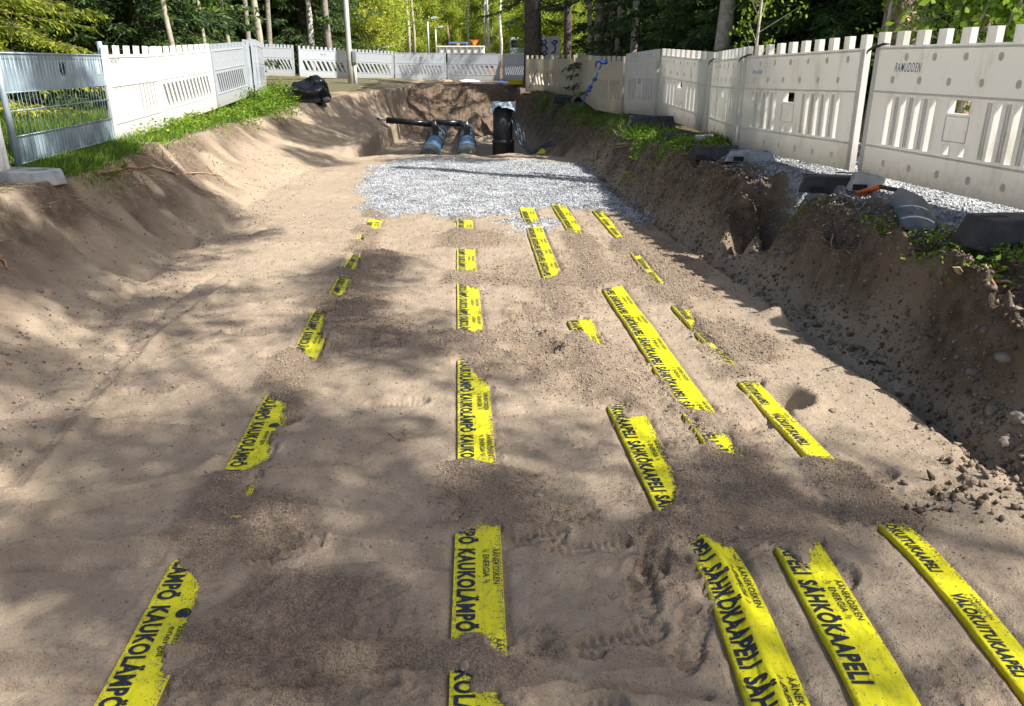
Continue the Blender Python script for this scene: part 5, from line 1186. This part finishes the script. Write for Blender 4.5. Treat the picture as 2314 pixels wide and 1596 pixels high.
x, y = XY(1272, 27); plant('birch_bush', x, y, 1, .24, 'small bright leafy sprig beside the graffiti board', None, 'bush')

# canopy standing right of the trench, out of view: its leaves dapple the sand
SH = [(770,285,90,16,.9),(850,255,60,14,.9),(700,318,80,14,.8),(900,300,50,16,.7),(640,290,50,10,.5),(960,225,90,14,.8),(720,345,80,8,.7),(1000,362,150,7,.5),(800,620,110,40,.9),(770,720,90,40,.8),(860,800,110,40,.8),(300,700,150,32,.7),(420,735,110,18,.6),(560,600,90,12,.5),(100,1000,200,55,.75),(350,1010,160,35,.7),(600,930,120,50,.8),(470,1120,220,65,.85),(150,1190,200,90,.8),(300,1300,260,60,.75),
      (800,1000,170,50,.85),(900,1160,170,55,.9),(1150,1160,190,60,.9),(1230,1010,70,30,.7),(620,1330,150,60,.8),(560,1450,150,90,.9),(900,1330,200,80,.85),(1250,1290,170,80,.85),(1150,1480,190,75,.9),(780,1560,220,70,.85),(1450,1400,130,90,.8),(1480,1550,150,70,.85),
      (1650,1080,140,50,.85),(1780,1190,170,50,.85),(2120,1150,110,28,.7),(1540,1220,120,50,.8),(1830,1470,80,40,.5),(2060,1420,100,25,.5),(2200,1290,80,25,.6),(1950,1560,100,40,.5),(2250,1500,60,25,.4),(80,1500,140,60,.6),(250,1590,160,50,.7),(60,820,90,30,.6),(200,455,220,28,1),(330,500,140,22,.9),(90,530,130,25,.8),(430,402,170,22,1),(120,405,140,20,1),(560,430,90,16,.8),(100,600,120,30,.8),(60,700,120,40,.8),(250,560,120,25,.7),(420,470,110,18,.7),(60,860,120,30,.8),
      (1050,870,80,20,.5),(640,1050,120,40,.7),(120,640,100,30,.5),(1350,960,70,18,.5),(1700,1300,80,30,.4),(330,860,90,20,.5),(1000,720,60,12,.4),(950,770,90,14,.5),(2000,1060,120,14,.5)]
rng = np.random.default_rng(77); tops = [(6.2, -1.5), (7.4, -2.0), (5.4, -3.4), (9.2, -1.2), (3.9, -4.6), (6.6, 13.2)]; groups = [[] for _ in tops]; LV = [[] for _ in tops]
for px, py, rx, ry, den in SH:
    z = .2 if py < 355 else .0 if py > 610 or px > 650 else .5 if py < 480 else .25
    c = G(px, py, z); a = abs(G(px + rx, py, z)[0] - c[0]); b = abs(G(px, py - ry, z)[1] - G(px, py + ry, z)[1]) / 2
    t = rng.uniform(10, 15); ctr = c + S * t; k = min(range(len(tops)), key=lambda i: np.hypot(tops[i][0] - ctr[0], tops[i][1] - ctr[1]))
    n_ = int(min(9000, 2000 * a * b * 3.14 * den + 40)); rr = np.sqrt(rng.random(n_)) * 1.15; th_ = rng.random(n_) * 6.283
    # boughs: leaves gather along short twigs so that the shade is broken up
    nb_ = max(5, n_ // 22); tb = np.sqrt(rng.random(nb_)); ab = rng.random(nb_) * 6.283; cb = np.stack([tb * np.cos(ab) * a, tb * np.sin(ab) * b], 1); kb = rng.integers(0, nb_, n_)
    off = cb[kb] + rng.normal(size=(n_, 2)) * .15; tt = t + rng.uniform(-.5, .5, nb_)[kb] + rng.normal(size=n_) * .1
    LV[k].append(np.stack([c[0] + off[:, 0], c[1] + off[:, 1], np.full(n_, c[2])], 1) + S[None] * tt[:, None]); groups[k].append(ctr)
lb_ = ['tall birch leaning over the trench from beside the viewer', 'tall birch right of the trench whose leaves dapple the sand', 'birch a little behind the viewer beyond the right edge', 'tallest birch behind the right barriers beyond the right edge', 'birch behind the viewer on the right bank', 'tall birch among the dark spruces, crown leaning out over the pit']
for k, (tx, ty) in enumerate(tops):
    if not LV[k]: continue
    g0 = float(street(np.array([tx]), np.array([ty]))[0]); root = empty('birch_tree', (tx, ty, g0)); tag(root, lb_[k], 'birch'); o0 = np.array([tx, ty, g0]); zt = max(c[2] for c in groups[k]) + .6
    MB().tube([(0, 0, -.2), (.05, 0, zt * .5), (0, .05, zt)], [.11, .07, .02], 12).build('trunk', M['bark_birch'], root, True); lm = MB()
    for c in groups[k]: zb_ = max(2.0, (c[2] - g0) * .75); lm.tube([(0, 0, zb_), ((c - o0)[0] * .5, (c - o0)[1] * .5, (zb_ + c[2] - g0) / 2 + .2), tuple(c - o0)], [.012, .008, .004], 5, False)
    lm.build('limbs', M['bark_birch'], root, True); B = np.concatenate(LV[k]) - o0; V, Fc = diamonds(B, rng.normal(size=B.shape), .085 * rng.uniform(.7, 1.3, len(B)), .065 * rng.uniform(.7, 1.3, len(B)), rng); np_mesh('crown', V, Fc, M['birch'], root)

# ------------------------------------------------------------------ grass, weeds, roots, stones
def blades(name, pts, hgt, mat, label, cat, seed, w=.006, lean=.5):
    rng = np.random.default_rng(seed); n = len(pts); D = np.stack([rng.normal(size=n) * lean, rng.normal(size=n) * lean, np.ones(n)], 1)
    V, Fc = diamonds(pts, D, hgt * rng.uniform(.5, 1.3, n), np.full(n, w) * rng.uniform(.7, 1.5, n), rng); o = np_mesh(name, V, Fc, M[mat]); tag(o, label, cat, kind='stuff'); return o
def scatter_px(polys, n, z=.72, seed=0, clump=60, sig=.12):
    rng = np.random.default_rng(seed); out = []
    for pl in polys:
        w = np.array(pl, float); lo, hi = w.min(0), w.max(0); q = rng.uniform(lo, hi, (clump * 4, 2)); q = q[sdf_poly(w, q[:, 0], q[:, 1]) < 0][:clump]
        if len(q) == 0: continue
        q = np.array([onT(a, b, 30, 350)[:2] for a, b in q])
        m = n // len(polys); k = rng.integers(0, len(q), m); out.append(q[k] + rng.normal(size=(m, 2)) * sig)
    p = np.concatenate(out); return np.stack([p[:, 0], p[:, 1], Hgts(p[:, 0], p[:, 1]) - .005], 1)
LG = [[(270,335),(330,300),(500,238),(560,215),(600,205),(650,215),(655,250),(560,270),(440,300),(330,335)], [(60,400),(150,370),(265,335),(280,350),(190,375),(110,400)]]
p = scatter_px(LG, 26000, .74, 1, 130, .13); blades('grass', p, .13, 'grass', 'bright green grass and weeds along the left bank edge', 'grass', 2, .010, .7)
def weeds(name, pts, hgt, leaf, mat, label, seed, nleaf=22):
    rng = np.random.default_rng(seed); n = len(pts); B = np.repeat(pts, nleaf, 0); t = rng.random(n * nleaf); B = B + np.stack([rng.normal(size=n * nleaf) * .06, rng.normal(size=n * nleaf) * .06, t * hgt * np.repeat(rng.uniform(.5, 1.2, n), nleaf)], 1)
    D = rng.normal(size=B.shape) * (1, 1, .4); V, Fc = diamonds(B, D, leaf * rng.uniform(.6, 1.4, len(B)), leaf * .6 * rng.uniform(.6, 1.3, len(B)), rng); tag(np_mesh(name, V, Fc, M[mat]), label, 'weeds', kind='stuff')
p = scatter_px([LG[0]], 620, .74, 3, 100, .12); weeds('weeds', p, .22, .045, 'leaf_bright', 'leafy green weeds in front of the left barriers', 4, 26)
p = scatter_px([[(480,262),(560,215),(640,212),(655,246),(560,268)]], 420, .8, 31, 60, .12); weeds('weeds', p, .38, .055, 'leaf_bright', 'taller clump of leafy weeds left of the black bin bag', 32, 30)
BK = [[(0,330),(40,200),(230,190),(262,300),(60,370)]]
rngb = np.random.default_rng(8); n_ = 9000; q = np.stack([rngb.uniform(-9, -4.5, n_), rngb.uniform(6.0, 13, n_)], 1); q = q[q[:, 0] < -4.35 - .15 * (q[:, 1] - 6.2)]; q = np.concatenate([q + rngb.normal(size=q.shape) * .1 for _ in range(3)]); p = np.stack([q[:, 0], q[:, 1], Hgts(q[:, 0], q[:, 1])], 1)
blades('undergrowth_grass', p, .30, 'grass', 'long tufted grass growing behind the steel mesh fence', 'grass', 9, .013, .5)
blades('undergrowth_grass', np.concatenate([p[::3] + rngb.normal(size=p[::3].shape) * (.2, .2, 0)]), .18, 'deadgrass', 'dry straw among the grass behind the mesh fence', 'grass', 10, .010, .9)
RG = [[(1180,232),(1290,240),(1370,268),(1460,275),(1500,300),(1440,305),(1330,285),(1230,262)], [(1440,300),(1560,315),(1640,332),(1640,345),(1540,352),(1450,335)], [(1930,500),(2040,530),(2160,560),(2313,570),(2313,640),(2200,620),(2040,560)], [(1690,470),(1790,450),(1850,480),(1800,500)], [(1590,318),(1640,322),(1650,338),(1600,335)]]
for i, (pl, n_, hh, lb) in enumerate(zip(RG, (6500, 3800, 1300, 600, 2200), (.12, .11, .05, .06, .14), ('dark green grass on the right bank below the rope', 'patchy grass and weeds around the bright tussock on the right bank', 'sparse low green plants on the right bank edge below the big black block', 'little green tuft at the brink above the dark hollow', 'sunlit grass patch seen under the barrier gap'))):
    p = scatter_px([pl], n_, .70, 50 + i, 70, .09); blades('grass', p, hh, 'grass', lb, 'grass', 60 + i, .008, .8)
p = scatter_px([RG[2]], 80, .7, 70, 40, .08); weeds('weeds', p, .05, .035, 'leaf_bright', 'small leafy seedlings near the right edge of the bank', 71, 12)
p = scatter_px([RG[1]], 120, .7, 72, 30, .08); weeds('weeds', p, .12, .05, 'leaf_bright', 'broad leaved weeds beside the white-topped black block', 73, 16)
pt_ = onG(1440, 315, .55); rng = np.random.default_rng(80); n_ = 500; o = np_mesh('grass_tussock', *diamonds(np.tile(pt_, (n_, 1)) + rng.normal(size=(n_, 3)) * (.07, .05, .01), np.stack([rng.normal(size=n_) * .9, rng.normal(size=n_) * .7, rng.uniform(.2, 1, n_)], 1), .24 * rng.uniform(.5, 1.2, n_), np.full(n_, .011), rng), M['grass']); tag(o, 'bright green grass tussock hanging over torn roots on the right bank', 'grass tussock')
pt_ = rp(378, 298, 10.1); r_ = empty('dandelion', tuple(pt_)); tag(r_, 'single yellow dandelion in front of the glaring white barrier', 'flower'); MB().tube([(0, 0, -.15), (0, 0, 0)], .004, 6).build('stem', M['leaf_bright'] , r_); MB().lathe([(.005, 0), (.03, .008), (.028, .02), (.006, .026)], 14).build('blossom', M['signy'], r_, True)
# litter of dry stems and needles on the bank edges
for i, (pl, n_, lb) in enumerate([([(0,400),(120,395),(280,355),(420,320),(560,280),(560,300),(400,350),(280,400),(60,440),(0,440)], 2600, 'dry stalks and needle litter along the crest of the left bank'), ([(1180,235),(1400,290),(1700,400),(1960,500),(2313,640),(2313,700),(1900,560),(1600,430),(1300,320)], 3000, 'dead stalks and fibres trailing over the right bank')]):
    p = scatter_px([pl], n_, .65, 90 + i, 120, .12); rng = np.random.default_rng(95 + i); n2 = len(p); V, Fc = diamonds(p + (0, 0, .01), rng.normal(size=(n2, 3)) * (1, 1, .15), rng.uniform(.03, .13, n2), np.full(n2, .004), rng); tag(np_mesh('dry_litter', V, Fc, M['deadgrass' if i == 0 else 'root']), lb, 'litter', kind='stuff')
def root_obj(pts, r, label, z=.6, branches=2, mat='root', seed=0, name='root'):
    rgx = random.Random(seed); W_ = []
    for px, py in pts: p = onT(px, py); W_.append(p + np.array([0, 0, r * .8]))
    mb = MB(); pp = []
    for i in range(len(W_) - 1):
        for t in (0, .33, .66): pp.append(W_[i] * (1 - t) + W_[i + 1] * t + np.array([rgx.uniform(-1, 1), rgx.uniform(-1, 1), rgx.uniform(-.2, .8)]) * r * 1.4)
    pp.append(W_[-1]); m = len(pp); mb.tube(pp, [r * (1 - .75 * i / m) for i in range(m)], 7)
    for b in range(branches):
        k = rgx.randrange(1, m - 1); e = pp[k] + np.array([rgx.uniform(-1, 1) * .14, rgx.uniform(-1, 1) * .14, rgx.uniform(-.03, .08)]); mb.tube([pp[k], (pp[k] + e) / 2 + np.array([0, 0, .02]), e], [r * .5, r * .35, r * .15], 5)
    o = mb.build(name, M[mat], None, True); tag(o, label, name)
RO = [([(215,400),(260,398),(310,392),(345,385)], .022, 'thick dark root running out of the left crest towards the peeled stub', .68, 2, 'root'), ([(345,383),(375,392),(395,400)], .020, 'short peeled root stub with torn end on the left bank', .66, 3, 'rootpale'), ([(395,402),(450,392),(500,398),(550,412),(605,425)], .008, 'long thin pale root curving across the shaded left bank', .6, 1, 'rootpale'),
      ([(320,405),(330,425),(345,440)], .010, 'forked black root stub pointing down the left bank', .6, 2, 'root'), ([(465,375),(500,410),(545,430)], .006, 'fine long twig upper right on the left slope', .5, 1, 'root'), ([(480,365),(490,395),(530,425)], .005, 'fine twig crossing the long one on the left slope', .5, 0, 'root'), ([(0,590),(12,600),(18,615)], .014, 'crooked brown root tip at the left edge', .5, 0, 'root'),
      ([(1370,330),(1420,318),(1460,312),(1500,308)], .013, 'bundle of pale torn roots below the bright tussock', .5, 5, 'rootpale'), ([(1385,335),(1430,330),(1475,322)], .009, 'lower frayed root strand below the bright tussock', .45, 4, 'root'), ([(1285,285),(1330,280),(1370,272)], .012, 'buried root end jutting from the shaded bank left of the tussock', .4, 2, 'root'),
      ([(1470,390),(1460,430),(1440,465),(1435,490)], .007, 'thin pale root dangling down to the gravel edge', .4, 1, 'rootpale'), ([(1880,545),(1870,600),(1850,640),(1830,690)], .006, 'long hair root hanging across the dark hollow', .35, 1, 'rootpale'), ([(2140,720),(2200,690),(2280,665)], .016, 'broken pale root with torn tip on the right bank under the seedlings', .4, 2, 'rootpale'),
      ([(2215,760),(2240,720),(2270,700),(2280,680)], .008, 'tangled fine roots on the dark right bank', .4, 5, 'root'), ([(1985,560),(2030,585),(2080,590)], .010, 'dark root lying along the right bank below the shovel blade', .6, 1, 'root'), ([(745,655),(741,680),(744,700)], .006, 'short black twig between two pieces of the leftmost tape', .0, 0, 'root'), ([(880,985),(905,1000),(915,965)], .004, 'small dry grass wisp on the sand left of the middle tape', .0, 5, 'rootpale')]
for i, (pts, r, lb, z, br, mt) in enumerate(RO): root_obj(pts, r, lb, z, br, mt, i)
# stones one can tell apart
ST = [(1215,1125,.022,'brownish stone on the loose sand right of the middle tape',0),(2130,660,.035,'biggest round pale stone on the right bank below the seedlings',.4),(1965,600,.03,'round stone on the right bank left of the buried root',.45),(2010,590,.022,'smaller stone beside the round one on the right bank',.5),(1855,545,.02,'stone at the brink of the dark hollow',.5),
      (2255,870,.045,'pale stone near the rubble at the right edge',.15),(2190,865,.03,'grey stone at the foot of the rubble heap',.1),(2210,820,.03,'round stone on the right bank just above the rubble',.25),(2075,770,.022,'stone in the groove at the foot of the right bank, left one',.1),(2092,778,.022,'stone in the groove at the foot of the right bank, right one',.1),(2080,790,.018,'lowest stone of the group in the groove',.1),
      (1880,930,.02,'pale pebble beside the hole at the narrow tape',0),(1670,1090+120,.014,'small reddish pebble right of the crossing tapes',0),(1445,1480,.014,'whitish pebble near the bottom, right of the middle tape',0),(1050,1515,.02,'brown clod sitting on the sand heap on the middle tape',.02),(445,430,.012,'white chip on the sunlit left bank',.5),(165,985,.010,'white pebble at the left on the smooth sand',0),(505,960,.012,'pale pebble left of the leftmost tape',0),
      (1905,700,.02,'stone half buried on the bank shoulder',.25),(2030,690,.02,'little stone in the shadowed bank middle',.3),(2120,590,.018,'pebble near the low seedlings',.6),(1710,610,.014,'white pebble below the hollow',.1),(60,760,.02,'grey pebble on the left slope edge',.3),(90,660,.03,'flat pale chip of stone high on the left slope',.5),(2300,960,.06,'largest rubble lump at the right edge',.1),(2275,1010,.05,'dark rubble lump below the largest one',.05),(2240,940,.04,'rubble lump left of the largest one',.08)]
for i, (px, py, r, lb, z) in enumerate(ST):
    p = onT(px, py); h = p[2]; r *= .85; o = blob('stone', M['stone'], None, (r * 1.2, r * .9, r * .7), 500 + i, .32, 1.3, 2, False); o.location = (p[0], p[1], h + r * .12); o.rotation_euler = (0, 0, i); tag(o, lb, 'stone')
n_ = 5200; rng = np.random.default_rng(88); dd = rng.uniform(2.2, 13, n_); xx = I(dd, TOE_R) + rng.uniform(-.1, .75, n_); z_ = Hgts(xx, dd); sz = .004 + .014 * rng.random(n_) ** 4
M['clod'] = leafmat('soil_clod', (.07, .05, .035), (.24, .18, .125), 0, 4)
n3 = 16000; r3 = np.random.default_rng(89); d3 = r3.uniform(2.2, 14, n3); u3 = r3.random(n3); x3 = I(d3, TOE_R) - .08 + u3 * (I(d3, CR_R) - I(d3, TOE_R) + .25); s3 = .005 + .018 * r3.random(n3) ** 4
tag(pebbles('soil_clods', np.stack([x3, d3, Hgts(x3, d3) + s3 * .3], 1), s3, M['clod'], r3, (1, .85, .7), .3), 'dark crumbs of earth covering the steep right bank', 'soil', kind='stuff')
M['pebm'] = leafmat('bank_pebble', (.12, .09, .07), (.36, .32, .27), 0, 4); tag(pebbles('bank_pebbles', np.stack([xx, dd, z_ + sz * .3], 1), sz, M['pebm'], rng), 'small pebbles and soil clods studding the steep right bank', 'pebbles', kind='stuff')
n_ = 11000; dd = rng.uniform(2.5, 13, n_); xx = I(dd, TOE_L) - rng.uniform(-.4, 1.3, n_); z_ = Hgts(xx, dd); sz = .003 + .012 * rng.random(n_) ** 5
tag(pebbles('bank_pebbles', np.stack([xx, dd, z_ + sz * .3], 1), sz, M['pebm'], rng), 'pebbles and chips scattered down the sunlit left slope', 'pebbles', kind='stuff')

n_ = 800; rng = np.random.default_rng(97); q = np.array([onT(a, b)[:2] for a, b in zip(rng.uniform(2120, 2330, 60), rng.uniform(880, 1180, 60))]); q = q[rng.integers(0, 60, n_)] + rng.normal(size=(n_, 2)) * .09; sz = .004 + .028 * rng.random(n_) ** 5
tag(pebbles('rubble', np.stack([q[:, 0], q[:, 1], Hgts(q[:, 0], q[:, 1]) + sz * .4], 1), sz * .8, M['clod'], rng, (1, .8, .7), .45), 'crumbly clods and rubble heaped at the right edge of the trench', 'rubble', kind='stuff')
